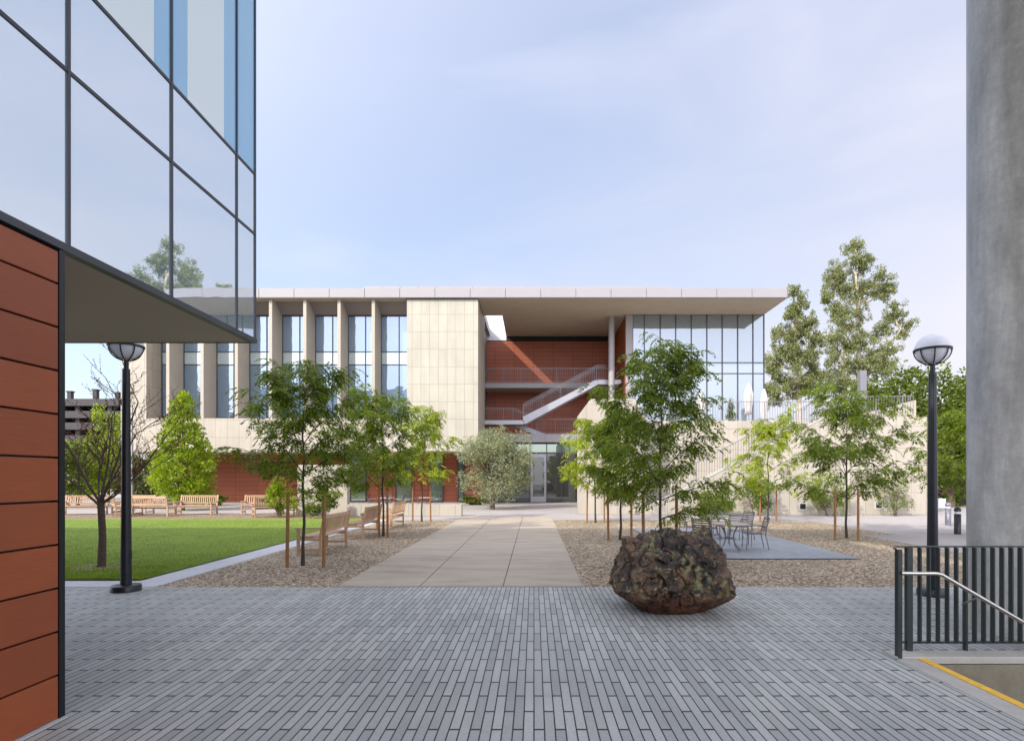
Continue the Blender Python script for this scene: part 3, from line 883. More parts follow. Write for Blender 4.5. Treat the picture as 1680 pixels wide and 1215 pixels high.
def locust(x, y, Hh, R, zlow, seed, leaf, label, lean=0, nlimb=15, dens=1.0, tr_r=.036, ll=.085, push=(0, 0)):
    rnd = random.Random(seed)
    t_ = thing('young_tree', label, 'tree', (x, y, 0), 0, 'young staked trees in the gravel')
    wood = MB(); P = []; U = []; V = []
    tp = [Vector((0, 0, 0))]
    nseg = 9
    for i in range(1, nseg + 1):
        f = i / nseg
        tp.append(Vector((lean * f * f + rnd.uniform(-.03, .03), rnd.uniform(-.03, .03), Hh * .93 * f)))
    rs = [tr_r * (1 - .85 * (i / nseg)) for i in range(nseg + 1)]; rs[0] *= 1.25
    wood.tube(tp, rs, 8)

    def onTrunk(z):
        f = z / (Hh * .93) * nseg; i = min(nseg - 1, int(f)); return tp[i].lerp(tp[i + 1], f - i)
    az = rnd.uniform(0, 6.28)
    for k in range(nlimb):
        f = (k + rnd.uniform(0, .6)) / nlimb
        z = zlow + (Hh * .90 - zlow) * f ** .92
        az += 2.4 + rnd.uniform(-.4, .4)
        prof = (1 - .72 * f) ** .62 * (.78 + .22 * min(1, f * 5))
        Lb = R * prof * rnd.uniform(.62, 1.2)
        el = R_(14 + 42 * f + rnd.uniform(-14, 20))
        d = Vector((math.cos(az) * math.cos(el) + push[0] * .3, math.sin(az) * math.cos(el), math.sin(el)))
        pts = curve_branch(onTrunk(max(z - Lb * .28, .45 * Hh * 0 + zlow * .72)), d + Vector((0, 0, .28)), Lb * 1.12, 6, rnd, .05, .13)
        r0 = tr_r * .42 * (1 - .5 * f)
        wood.tube(pts, [r0 * (1 - .8 * i / 6) for i in range(7)], 5, caps=False)
        for i in range(1, 7):
            for q in range(2):
                a2 = math.atan2(d.y, d.x) + rnd.choice((-1, 1)) * rnd.uniform(.5, 1.2)
                L2 = Lb * rnd.uniform(.18, .38) + .1
                d2 = Vector((math.cos(a2), math.sin(a2), rnd.uniform(-.2, .95)))
                sp_ = curve_branch(pts[i], d2, L2, 3, rnd, .1, .2)
                wood.tube(sp_, [.005, .004, .003, .002], 3, caps=False)
                for j in (1, 2, 3):
                    for w in range(int(2.3 * dens + rnd.random())):
                        a3 = a2 + rnd.uniform(-1.5, 1.5)
                        dv = Vector((math.cos(a3), math.sin(a3), rnd.uniform(-.45, .45))).normalized()
                        frond(P, U, V, sp_[j], dv, rnd.uniform(.16, .30) * ll / .085, rnd, .0175 * ll / .085, ll)
    for w in range(int(26 * dens)):
        a3 = rnd.uniform(0, 6.28); z = rnd.uniform(.86, 1.0) * Hh * .93
        frond(P, U, V, onTrunk(min(z, Hh * .929)), Vector((math.cos(a3), math.sin(a3), rnd.uniform(.1, .9))).normalized(), rnd.uniform(.18, .32), rnd, .017, ll)
    wood.build('trunk', M['bark'], t_, world=False)
    leaves_obj('crown', P, U, V, M[leaf], t_)
    return t_


def stake(px, py, ztop, label, tie=0):
    Y = gy(py); X = gx(px, Y)
    t_ = thing('tree_stake', label, 'stake', (X, Y, 0), 0, 'wooden stakes beside the young trees')
    m_ = MB(); m_.tube([(0, 0, 0), (random.Random(px).uniform(-.02, .02), 0, ztop)], [.034, .031], 10); m_.build('post', M['stake'], t_, world=False)
    m_ = MB(); m_.tube([(0, 0, ztop - .12), (tie * .5, 0, ztop - .20), (tie, 0, ztop - .13)], .007, 5); m_.build('tie_strap', M['black'], t_, world=False)


trees = [
    # px, base y, H, R, zlow, seed, leaf, label, stake px pair, base
    (497, 927, 4.15, 1.55, 1.55, 11, 'leafA', 'young dark green feathery tree before the lawn, nearest on the left of the path', (471, 531), 930, .05, 15, .95),
    (629, 879, 4.45, 1.62, 1.6, 12, 'leafA', 'young feathery tree between the second and third bench of the row', (622, 636), 881, -.05, 15, .9),
    (692, 855.5, 4.65, 1.55, 1.7, 13, 'leafB', 'young bright green tree at the far end of the bench row', (677, 706.5), 855.5, .2, 13, .8),
    (1085, 927, 4.6, 1.5, 1.25, 24, 'leafA', 'tall young dark green tree directly behind the boulder', (1056, 1110), 924, .0, 19, 1.0),
    (1017, 885, 3.95, 1.15, 1.3, 15, 'leafA', 'young tree left of the boulder, second in the row right of the path', (998, 1036), 886, 0, 14, .9),
    (977, 857, 4.25, 1.75, 1.4, 16, 'leafB', 'young yellow green tree nearest the entrance, right of the path', (963, 991.5), 857, -.1, 14, .8),
    (1260, 856, 4.4, 1.6, 1.35, 17, 'leafB', 'young bright green tree behind the metal tables against the cream wall', (1247, 1273.5), 856, 0, 13, .75),
    (1389, 882, 4.25, 1.95, 1.45, 18, 'leafA', 'young wide green tree in the gravel left of the right lamp post', (1370, 1408), 886, .0, 16, .95),
    (1600, 880, 4.0, 1.75, 1.5, 19, 'leafA', 'young tree mostly hidden behind the round concrete column', None, 0, -.1, 14, .8),
]
nm = ['nearest tree left of the path', 'tree between the second and third bench', 'tree at the far end of the bench row',
      'tall tree behind the boulder', 'tree just left of the boulder', 'yellow green tree nearest the entrance', 'tree behind the metal tables', 'wide tree left of the right lamp post']
for i, (px, py, Hh, R, zl, seed, leaf, label, sp, sy, lean, nl, dn) in enumerate(trees):
    Y = gy(py); X = gx(px, Y)
    locust(X, Y, Hh, R, zl, seed, leaf, label, lean, nl, dn, ll=.105 if Y < 14 else .12)
    if sp:
        for q, s_ in enumerate(sp):
            Xs = gx(s_, gy(sy))
            stake(s_, sy + (.8 if (q and i == 1) else 0), 1.46, '%s wooden stake of the %s' % (('left', 'right')[q], nm[i]), (X - Xs))


def cloud_tree(name, label, cat, x, y, clumps, n, size, leaf, trunk=None, bark='bark2', group=None, up=.2, aspect=.35, seed=1, base=0, flat=1, hang=0):
    """crown of leaf clumps: clumps [(dx,dy,z,rx,ry,rz)]"""
    rg = np.random.default_rng(seed)
    t_ = thing(name, label, cat, (x, y, base), 0, group)
    cl_ = np.array(clumps, dtype=float)
    vol = (cl_[:, 3] * cl_[:, 4] * cl_[:, 5]) ** (2 / 3); pr = vol / vol.sum()
    idx = rg.choice(len(cl_), n, p=pr)
    d = unit(rg.normal(size=(n, 3))); rad = rg.random((n, 1)) ** .45
    # break the shells up into sub-clusters
    P = cl_[idx, :3] + d * rad * cl_[idx, 3:6]
    jit = np.array([[noise.noise(Vector(q) * (1.6 / max(.2, size * 4))) for q in P]]).T
    keep = (jit[:, 0] + rg.normal(size=n) * .12) > -.10
    P = P[keep]; d = d[keep]; m = len(P)
    U = unit(d * .6 + rg.normal(size=(m, 3)) * .6 + np.array([0, 0, up - hang])) * (size * (0.6 + .8 * rg.random((m, 1))))
    V = unit(np.cross(U, rg.normal(size=(m, 3)))) * size * aspect
    leaves_obj('crown', P, U, V, M[leaf], t_)
    if trunk: trunk(t_, cl_)
    return t_


def std_trunk(r, zt, bark='bark2', branch=True, lean=0, seed=0, multi=1):
    def fn(t_, cl_):
        rnd = random.Random(seed); mb = MB()
        for q in range(multi):
            ox = rnd.uniform(-.15, .15) * (multi > 1)
            pts = [(ox * 1.0, 0, 0), (ox * 2 + lean * .3, 0, zt * .35), (ox * 3 + lean * .6, .05, zt * .7), (ox * 4 + lean, 0, zt)]
            mb.tube(pts, [r * 1.2, r * .9, r * .7, r * .3], 8)
            if branch:
                for c in cl_[q::multi]:
                    zs = max(zt * .25, min(zt * .9, c[2] - max(abs(c[0]), .5) * 1.0))
                    f = zs / zt
                    s0 = Vector((ox * (1 + 3 * f) + lean * f, 0, zs)); e = Vector(c[:3])
                    mid = s0.lerp(e, .5) + Vector((0, 0, -.08 * (e - s0).length))
                    mb.tube([s0, mid, e], [r * .45 * (1 - .5 * f), r * .25, r * .08], 6, caps=False)
        mb.build('trunk', M[bark], t_, world=False)
    return fn


def blob(rnd, n, cx_, cz_, rx, rz, ry=None, r=(.25, .4)):
    out = []
    for i in range(n):
        a = rnd.uniform(0, 6.28); e = rnd.uniform(-1, 1); k = rnd.uniform(.35, 1) ** .6
        rr = rnd.uniform(*r)
        out.append((cx_ + rx * k * math.cos(a) * math.sqrt(1 - e * e), (ry or rx) * k * math.sin(a) * math.sqrt(1 - e * e), cz_ + rz * k * e, rx * rr, (ry or rx) * rr, rz * rr))
    return out


rnd = random.Random(5)
# olive bush
Y = 31.5; X = gx(810, Y)
cloud_tree('olive_tree', 'round silvery olive tree left of the entrance door', 'tree', X, Y, blob(rnd, 40, 0, 2.4, 2.1, 1.95, 1.8, (.28, .42)) + [(-.5, 0, 3.9, .5, .5, .55), (.35, 0, 4.2, .35, .35, .55), (.9, 0, 3.7, .4, .4, .6), (-1.5, 0, 1.7, .5, .5, .4)], 36000, .12, 'leafO', std_trunk(.09, 2.6, 'bark2', seed=4, multi=3), seed=3, aspect=.17)
# conical lime tree at left
Y = 30.5; X = gx(300, Y); cl_ = []
for i in range(46):
    f = (i + .5) / 46; z = .7 + 5.5 * f; rr = 1.75 * (1 - f) ** .75 * (.55 + .45 * min(1, f * 4)) + .08
    a = i * 2.4; k = rnd.uniform(.5, .95)
    s_ = .30 + .42 * (1 - f)
    cl_.append((rr * k * math.cos(a), rr * k * math.sin(a), z, s_, s_, s_ * .8))
cloud_tree('lime_green_tree', 'cone shaped lime green tree behind the bench by the terracotta wall', 'tree', X, Y, cl_, 17000, .15, 'leafC', std_trunk(.10, 5.6, 'bark2', seed=6), seed=8, up=.7)
# left background trees
for k, (px, Y, h, w, leaf, lab) in enumerate((
        (128, 36, 3.9, 1.9, 'leafC', 'bright green bushy tree at far left behind the bare tree'),
        (178, 40, 6.9, 1.6, 'leafC', 'taller narrow green tree before the parking structure'),
        (92, 33, 4.6, 2.0, 'leafD', 'dark green tree at the left edge beside the terracotta building'),
        (236, 37.0, 3.2, 1.5, 'leafS', 'pale sage shrub under the overhang left of the lime green tree'),
        (205, 41, 3.8, 2.0, 'leafD', 'green tree between the lamp post and the sage shrub'),
        (150, 46, 4.2, 3.0, 'leafG', 'wide olive green tree far behind the left benches'))):
    cloud_tree('leafy_tree', lab, 'tree', gx(px, Y), Y, blob(rnd, 20, 0, h * .55, w, h * .42, w, (.3, .45)), 8000, .17, leaf, std_trunk(.09, h * .5, seed=k), seed=20 + k, group='trees behind the left benches')
# wall shrubs
for k, (px, Y, h, w, leaf, lab) in enumerate((
        (1172, 26.0, 1.25, .95, 'leafG', 'low green shrub against the cream wall behind the tables'),
        (1241, 26.0, 1.95, .85, 'leafG', 'rounded green shrub against the cream wall behind the middle tree'),
        (1362, 26.0, 2.05, .95, 'leafG', 'yellow green shrub between the two square wall lights'),
        (1470, 26.0, 1.9, .80, 'leafS', 'sparse pale shrub right of the second wall light'),
        (462, 25.0, 1.7, .7, 'leafC', 'yellow green shrub left of the freestanding cream wall'),
        (527, 24.6, 1.6, .75, 'leafG', 'green shrub in front of the freestanding cream wall'),
        (345, 35.5, .8, .9, 'leafD', 'low green shrub at the foot of the terracotta wall'),
        (775, 36.5, .55, .8, 'leafD', 'low dark planting beside the olive tree'),
        (1199, 29.6, .0, .3, 'leafD', None))):
    if lab is None:
        cloud_tree('potted_conifer', 'small dark conifer on the terrace before the glass volume', 'plant', gx(px, 31), 31, [(0, 0, .5, .28, .28, .35), (0, 0, .9, .18, .18, .35), (0, 0, 1.25, .08, .08, .25)], 1500, .08, 'leafD', std_trunk(.03, 1.0, seed=1), seed=5, base=4.62)
        continue
    ns = 5000 if leaf != 'leafS' else 2600
    cloud_tree('shrub', lab, 'shrub', gx(px, Y), Y, blob(rnd, 14, 0, h * .5, w, h * .42, w * .55, (.32, .5)), ns, .085, leaf, std_trunk(.03, h * .6, seed=k, multi=3), seed=40 + k, group='shrubs along the walls')

# hedge trees at right
for k, (px, Y, ytop, w, lab) in enumerate((
        (1445, 52, 604, 3.6, 'dense dark green tree behind the terrace railing'),
        (1500, 47, 596, 3.4, 'dense green tree directly left of the right lamp head'),
        (1558, 44, 600, 3.2, 'dense green tree between the right lamp post and the concrete column'),
        (1625, 42, 610, 3.4, 'dense green tree mostly hidden behind the concrete column'),
        (1400, 58, 625, 3.6, 'low dark green tree below the tall gum tree'),
        (1560, 34, 700, 1.9, 'lower leafy tree right of the terrace wall end'))):
    h = gz(ytop, Y)
    cloud_tree('dense_tree', lab, 'tree', gx(px, Y), Y, blob(rnd, 34, 0, h * .53, w, h * .44, w, (.24, .38)), 15000, .27 if Y > 40 else .2, 'leafD', std_trunk(.2, h * .6, seed=k), seed=60 + k, group='dense trees at the right', aspect=.4, hang=.3)


# eucalyptus
def gum(px, Y, spec, label, seed, n, trunks):
    n = int(n * 3.4)
    rnd = random.Random(seed); X = gx(px, Y); cl_ = []
    for (cx_, cy_, rx, ry) in spec:            # photo px
        x = gx(cx_, Y) - X; z = gz(cy_, Y); a = rx * Y / F; b = ry * Y / F
        for q in range(20):
            an = rnd.uniform(0, 6.28); kk = rnd.uniform(.1, 1.35)
            cl_.append((x + a * kk * math.cos(an), rnd.uniform(-a, a), z + b * kk * math.sin(an), a * rnd.uniform(.2, .5), a * .5, b * rnd.uniform(.25, .65)))

    def trk(t_, cc):
        mb = MB()
        for pts in trunks:
            P_ = [(gx(a, Y) - X, 0, gz(b, Y) if b < 770 else 0) for a, b in pts]
            r0 = .42; L = len(P_)
            mb.tube(P_, [r0 * (1 - .8 * i / (L - 1)) for i in range(L)], 8)
        for (cx_, cy_, rx, ry) in spec:
            x = gx(cx_, Y) - X; z = gz(cy_, Y); best = None
            for pts in trunks:
                for a, b in pts:
                    if b > 770: continue
                    tx, tz = gx(a, Y) - X, gz(b, Y)
                    if tz > z + .5: continue
                    dd = math.hypot(tx - x, tz - z)
                    if best is None or dd < best[0]: best = (dd, tx, tz)
            if best: mb.tube([(best[1], 0, best[2]), ((best[1] + x) / 2, 0, (best[2] + z) / 2 - .4), (x, 0, z + ry * Y / F * .5)], [.2, .12, .05], 6, caps=False)
        mb.build('trunk', M['barkpale'], t_, world=False)
    return cloud_tree('gum_tree', label, 'tree', X, Y, cl_, n, .30, 'leafE', trk, seed=seed, aspect=.22, hang=.8)


gum(1406, 88, [(1404, 405, 13, 14), (1398, 430, 17, 15), (1372, 452, 14, 18), (1420, 432, 10, 14), (1438, 465, 22, 16), (1360, 482, 15, 18), (1385, 480, 14, 20), (1408, 475, 12, 18), (1448, 480, 15, 12),
               (1375, 515, 22, 16), (1465, 515, 16, 16), (1485, 535, 11, 13), (1450, 545, 14, 14), (1412, 520, 10, 18), (1380, 550, 20, 18), (1405, 560, 18, 16), (1440, 570, 22, 18), (1370, 590, 22, 18), (1420, 600, 26, 18), (1450, 605, 14, 18), (1385, 630, 30, 15)],
    'tallest gum tree with pale trunk rising right of the building', 7, 26000,
    [[(1407, 800), (1408, 620), (1409, 560), (1407, 500), (1404, 450), (1404, 415)], [(1386, 800), (1385, 640), (1383, 590), (1382, 540), (1378, 480)], [(1412, 640), (1430, 600), (1460, 565), (1478, 540)]])
gum(1310, 80, [(1300, 478, 9, 12), (1312, 500, 14, 14), (1296, 515, 12, 12), (1325, 530, 14, 14), (1308, 545, 16, 18), (1280, 545, 14, 14), (1335, 560, 14, 16), (1290, 575, 20, 16), (1320, 590, 20, 18), (1270, 600, 16, 20), (1305, 625, 26, 22), (1270, 640, 20, 20), (1340, 620, 18, 16)],
    'shorter gum tree seen beside the roof corner of the glass volume', 9, 17000,
    [[(1312, 800), (1311, 640), (1310, 600), (1307, 550), (1303, 490)]])

# bare tree on the lawn
def bare_tree():
    rnd = random.Random(31); Y = gy(931); X = gx(165, Y)
    t_ = thing('bare_tree', 'small bare tree with dark branches standing on the lawn by the left lamp post', 'tree', (X, Y, 0))
    mb = MB(); mb.tube([(0, 0, 0), (.02, 0, .06), (.04, 0, .6), (.02, 0, 1.0), (.0, 0, 1.32)], [.105, .075, .062, .06, .062], 12)
    P = []; U = []; V = []

    def grow(p, d, L, r, lev):
        r *= .72
        pts = curve_branch(p, d, L, 5, rnd, -.05 if lev < 2 else -.02, .13)
        mb.tube(pts, [r * (1 - .55 * i / 5) for i in range(6)], 7 if lev < 2 else 4, caps=False)
        if lev >= 2:
            for q in pts[1:]:
                for w in range(2):
                    u = Vector((rnd.uniform(-1, 1), rnd.uniform(-1, 1), rnd.uniform(-.3, 1))).normalized() * .028
                    P.append(q); U.append(u); V.append(Vector((rnd.uniform(-1, 1), rnd.uniform(-1, 1), rnd.uniform(-1, 1))).normalized() * .011)
        if lev < 4:
            for i in range(1, 6):
                if rnd.random() < (.95 if lev < 3 else .6):
                    a = rnd.uniform(0, 6.28); dd = (pts[i] - pts[i - 1]).normalized()
                    side = Vector((math.cos(a), math.sin(a), .15)); d2 = (dd * .85 + side * .65).normalized()
                    grow(pts[i], d2, L * rnd.uniform(.38, .6), max(.0052, r * .62), lev + 1)
    for k, (dx, dy, dz, L, r) in enumerate(((-.75, .1, .75, 1.35, .034), (.8, .2, .55, 1.5, .032), (-.3, -.35, 1, 1.7, .036), (.2, .3, 1.1, 2.1, .038), (.45, -.4, .9, 1.6, .03), (-.5, .55, .8, 1.5, .03), (.75, -.3, .28, 1.1, .022), (-.02, 0, 1.2, 1.7, .034))):
        grow((0, 0, 1.2 + .03 * (k % 4)), Vector((dx, dy, dz)).normalized(), L, r, 1)
    mb.build('trunk', M['bark2'], t_, world=False)
    leaves_obj('buds', P, U, V, M['bud'], t_)
    mb = MB(); pr = []
    for k in range(28):
        a = 2 * PI * k / 28; rr = .55 + .06 * math.sin(3 * a) + rnd.uniform(-.03, .03); pr.append((X + rr * math.cos(a), Y + rr * math.sin(a) * .8, .026))
    mb.add(pr, [tuple(range(28))]); mb.build('mulch_ring', M['gravel'], kind='structure')


bare_tree()

# ---------------------------------------------------------------- benches
def make_bench():
    t_ = thing('garden_bench', 'x', 'bench', (0, 0, 0), 0, 'teak garden benches')
    L = 1.83; h = L / 2
    for s_ in (-1, 1):
        x = s_ * (h - .04)
        mb = MB(); mb.cbox(x - .03, x + .03, -.56, -.50, 0, .60, .004); mb.build('leg', M['teak'], t_, world=False)
        mb = MB()
        mb.bar((x, -.03, 0), (x, -.03, .44), .06, .05, (0, 1, 0)); mb.bar((x, -.03, .43), (x, .06, .92), .06, .05, (0, 1, 0)); mb.build('leg', M['teak'], t_, world=False)
        mb = MB(); mb.cbox(x - .045, x + .045, -.60, .0, .60, .63, .005); mb.build('armrest', M['teak'], t_, world=False)
        mb = MB(); mb.cbox(x - .02, x + .02, -.50, -.06, .10, .15, .004); mb.cbox(x - .022, x + .022, -.50, -.06, .33, .40, .004); mb.build('stretcher', M['teak'], t_, world=False)
    mb = MB()
    for i in range(6): y = -.57 + i * .093; mb.cbox(-h + .075, h - .075, y, y + .075, .405, .43, .004)
    mb.cbox(-h + .07, h - .07, -.53, -.50, .32, .40, .004)
    mb.build('seat', M['teak'], t_, world=False)
    mb = MB()
    mb.bar((-h + .07, .045, .86), (h - .07, .045, .86), .035, .085, (0, -.18, 1)); mb.bar((-h + .07, -.005, .53), (h - .07, -.005, .53), .03, .05, (0, -.18, 1))
    n = 17
    for i in range(n):
        x = -h + .13 + (2 * h - .26) * i / (n - 1); mb.bar((x, -.002, .55), (x, .042, .83), .045, .014, (0, 1, 0))
    mb.build('backrest', M['teak'], t_, world=False)
    return t_


bench = make_bench(); first = True
BL = [  # x, y, rz, label.   rz: bench faces -Y at 0
    (-4.78, 13.65, -PI / 2, 'nearest of the three teak benches along the lawn kerb'),
    (-4.86, 17.05, -PI / 2 + .02, 'middle teak bench in the row along the lawn kerb'),
    (-4.84, 20.25, -PI / 2, 'farthest teak bench in the row along the lawn kerb'),
    (gx(327, 27.4), 27.4, 0, 'teak bench facing the lawn in front of the lime green tree'),
    (gx(434, 27.6), 27.6, .18, 'teak bench facing the lawn before the terracotta wall'),
    (gx(452, 25.4), 25.5, -2.5, 'pale teak bench seen from behind, just left of the freestanding cream wall'),
    (gx(137, 27.0), 27.2, .2, 'teak bench at the far left behind the bare tree trunk'),
    (gx(188, 26.0), 25.9, 2.3, 'teak bench turned away between the bare tree and the left lamp post'),
    (gx(226, 27.6), 27.6, -.12, 'teak bench behind the left lamp post'),
    (gx(243, 25.6), 25.7, 3.0, 'teak bench seen from behind, right of the left lamp post'),
]
for i, (x, y, rz, lab) in enumerate(BL):
    b = bench if i == 0 else copy_tree(bench)
    b.location = (x, y, 0.004); b.rotation_euler.z = rz; b['label'] = lab

# ---------------------------------------------------------------- tables and chairs
def make_chair():
    t_ = thing('patio_chair', 'x', 'chair', (0, 0, 0), 0, 'metal armchairs around the tables')
    for s_ in (-1, 1):
        x = s_ * .26
        mb = MB(); mb.tube([(x, -.26, 0), (x, -.24, .38), (x, -.23, .56), (x, -.19, .585), (x, .1, .57), (x, .2, .55)], .011, 6); mb.build('arm_leg', M['alu'], t_, world=False)
        mb = MB(); mb.tube([(x * .95, .26, 0), (x * .92, .18, .36), (x * .9, .2, .5), (x * .9, .27, .76)], .012, 6); mb.build('leg', M['alu'], t_, world=False)
    mb = MB()
    for i in range(6): y = -.22 + i * .07; mb.cbox(-.25, .25, y, y + .045, .372, .386, .003)
    mb.tube([(-.25, -.24, .375), (.25, -.24, .375)], .011, 6)
    mb.build('seat', M['alu'], t_, world=False)
    mb = MB()
    for i in range(6):
        z = .46 + i * .052; y = .195 + (z - .46) * .24; mb.bar((-.235, y, z), (.235, y, z), .008, .032, (0, 0, 1))
    mb.bar((-.24, .272, .765), (.24, .272, .765), .02, .03, (0, 0, 1))
    mb.build('backrest', M['alu'], t_, world=False)
    return t_


def make_table():
    t_ = thing('patio_table', 'x', 'table', (0, 0, 0), 0, 'round patio tables')
    mb = MB(); mb.lathe([(0, .62), (.44, .62), (.455, .63), (.455, .645), (.44, .652), (0, .652)], (0, 0, 0), 40); mb.build('top', M['tabletop'], t_, world=False)
    for k in range(4):
        a = k * PI / 2 + .4; c, s_ = math.cos(a), math.sin(a)
        mb = MB(); mb.tube([(c * r, s_ * r, z) for r, z in ((.30, .62), (.22, .55), (.14, .42), (.12, .30), (.18, .14), (.30, .03), (.34, .0))], .014, 6); mb.build('leg', M['alu'], t_, world=False)
    mb = MB(); mb.lathe([(.13, .29), (.145, .30), (.13, .31)], (0, 0, 0), 20); mb.build('ring', M['alu'], t_, world=False)
    return t_


chair = make_chair(); table = make_table()
TB = [(gx(1197, 13.5), 13.5, 0.02, 'nearer round table of the two in front of the cream wall, behind the boulder'),
      (gx(1170, 16.2), 16.2, 0.02, 'farther round table of the two behind the boulder'),
      (gx(633, 31), 31, .01, 'left round table on the patio behind the low cream wall'),
      (gx(700, 31.5), 31.5, .01, 'right round table on the patio behind the low cream wall')]
for i, (x, y, z, lab) in enumerate(TB):
    b = table if i == 0 else copy_tree(table)
    b.location = (x, y, z); b['label'] = lab
CH = [(gx(1238, 13.9), 13.85, PI / 2 * -1 - .15, 'metal armchair at the right side of the nearer table, alone on the patio'),
      (gx(1165, 13.2), 13.55, PI / 2 + .9, 'metal armchair with its back to the boulder at the nearer table'),
      (gx(1211, 14.7), 14.6, -.25, 'metal armchair on the far side of the nearer table'),
      (gx(1133, 15.6), 15.7, PI / 2 + .15, 'metal armchair farthest left, at the farther table'),
      (gx(1180, 17.4), 17.4, 0, 'metal armchair on the far side of the farther table'),
      (gx(1216, 16.0), 16.0, -PI / 2 + .3, 'metal armchair at the right side of the farther table'),
      (gx(612, 31), 31, PI / 2, 'metal armchair left of the left patio table'),
      (gx(655, 31), 31.0, -PI / 2, 'metal armchair right of the left patio table'),
      (gx(633, 32), 32.0, 0, 'metal armchair behind the left patio table'),
      (gx(680, 31.5), 31.5, PI / 2, 'metal armchair left of the right patio table'),
      (gx(717, 31.5), 31.5, -PI / 2 - .3, 'metal armchair right of the right patio table, nearest the olive tree')]
for i, (x, y, rz, lab) in enumerate(CH):
    b = chair if i == 0 else copy_tree(chair)
    b.location = (x, y, .02); b.rotation_euler.z = rz; b['label'] = lab

# ---------------------------------------------------------------- lamps
def lamp(x, y, hh, label):
    t_ = thing('street_lamp', label, 'lamp post', (x, y, 0), 0, 'black globe lamp posts')
    zc = hh - .23; r = .235
    mb = MB(); mb.lathe([(.205, 0), (.205, .085), (.195, .095), (.06, .10)], (0, 0, 0), 40); mb.build('base', M['lampblack'], t_, world=False)
    mb = MB(); mb.tube([(0, 0, .09), (0, 0, 1.4), (0, 0, zc - r - .12)], [.078, .066, .052], 24); mb.box(.062, .076, -.025, .025, .5, .62)
    mb.tube([(0, 0, zc - r - .13), (0, 0, zc - r + .0)], [.034, .034], 16)
    mb.build('post', M['lampblack'], t_, world=False)
    mb = MB(); mb.lathe([(r * math.sin(a) * 1.0, zc + r * math.cos(a)) for a in [i * PI / 2 / 10 for i in range(11)]] , (0, 0, 0), 36)
    mb.build('globe_dome', M['acryl'], t_, world=False)
    mb = MB(); mb.lathe([((r - .012) * math.sin(a), zc + (r - .012) * math.cos(a) * .92) for a in [PI / 2 + i * PI / 2 / 10 for i in range(11)]], (0, 0, 0), 36)
    mb.build('diffuser', M['acryl'], t_, world=False)
    mb = MB()
    mb.lathe([(r - .01, zc - .014), (r + .014, zc - .014), (r + .014, zc + .014), (r - .01, zc + .014)], (0, 0, 0), 40)
    for k in range(8):
        a = k * PI / 4 + .3
        mb.tube([((r + .004) * math.sin(e) * math.cos(a), (r + .004) * math.sin(e) * math.sin(a), zc + (r + .004) * math.cos(e) * .94) for e in [PI / 2 + i * PI / 2 / 8 for i in range(9)]], .009, 6)
    mb.build('cage', M['lampblack'], t_, world=False)


lamp(gx(207, 8.82), 8.82, 4.03, 'black globe lamp post on the left beside the lawn')
lamp(gx(1530, 8.49), 8.49, 3.90, 'black globe lamp post on the right behind the guardrail')

# bollards
for px, py, lab, ml in ((1555.5, 861, 'grey light bollard farther back, left of the black one', 'greymetal'), (1571, 875.5, 'black light bollard nearest the concrete column', 'lampblack')):
    Y = gy(py); X = gx(px, Y); h = .84
    t_ = thing('light_bollard', lab, 'bollard', (X, Y, 0), 0, 'light bollards on the plaza')
    mb = MB(); mb.lathe([(.095, 0), (.095, h * .74), (.08, h * .745)], (0, 0, 0), 24); mb.build('post', M[ml], t_, world=False)
    mb = MB(); mb.lathe([(.075, h * .745), (.075, h * .84)], (0, 0, 0), 20); mb.build('lens', M['acryl'], t_, world=False)
    mb = MB(); mb.lathe([(.097, h * .84), (.097, h * .9), (.08, h * .97), (.03, h), (0, h)], (0, 0, 0), 24); mb.build('cap', M[ml], t_, world=False)

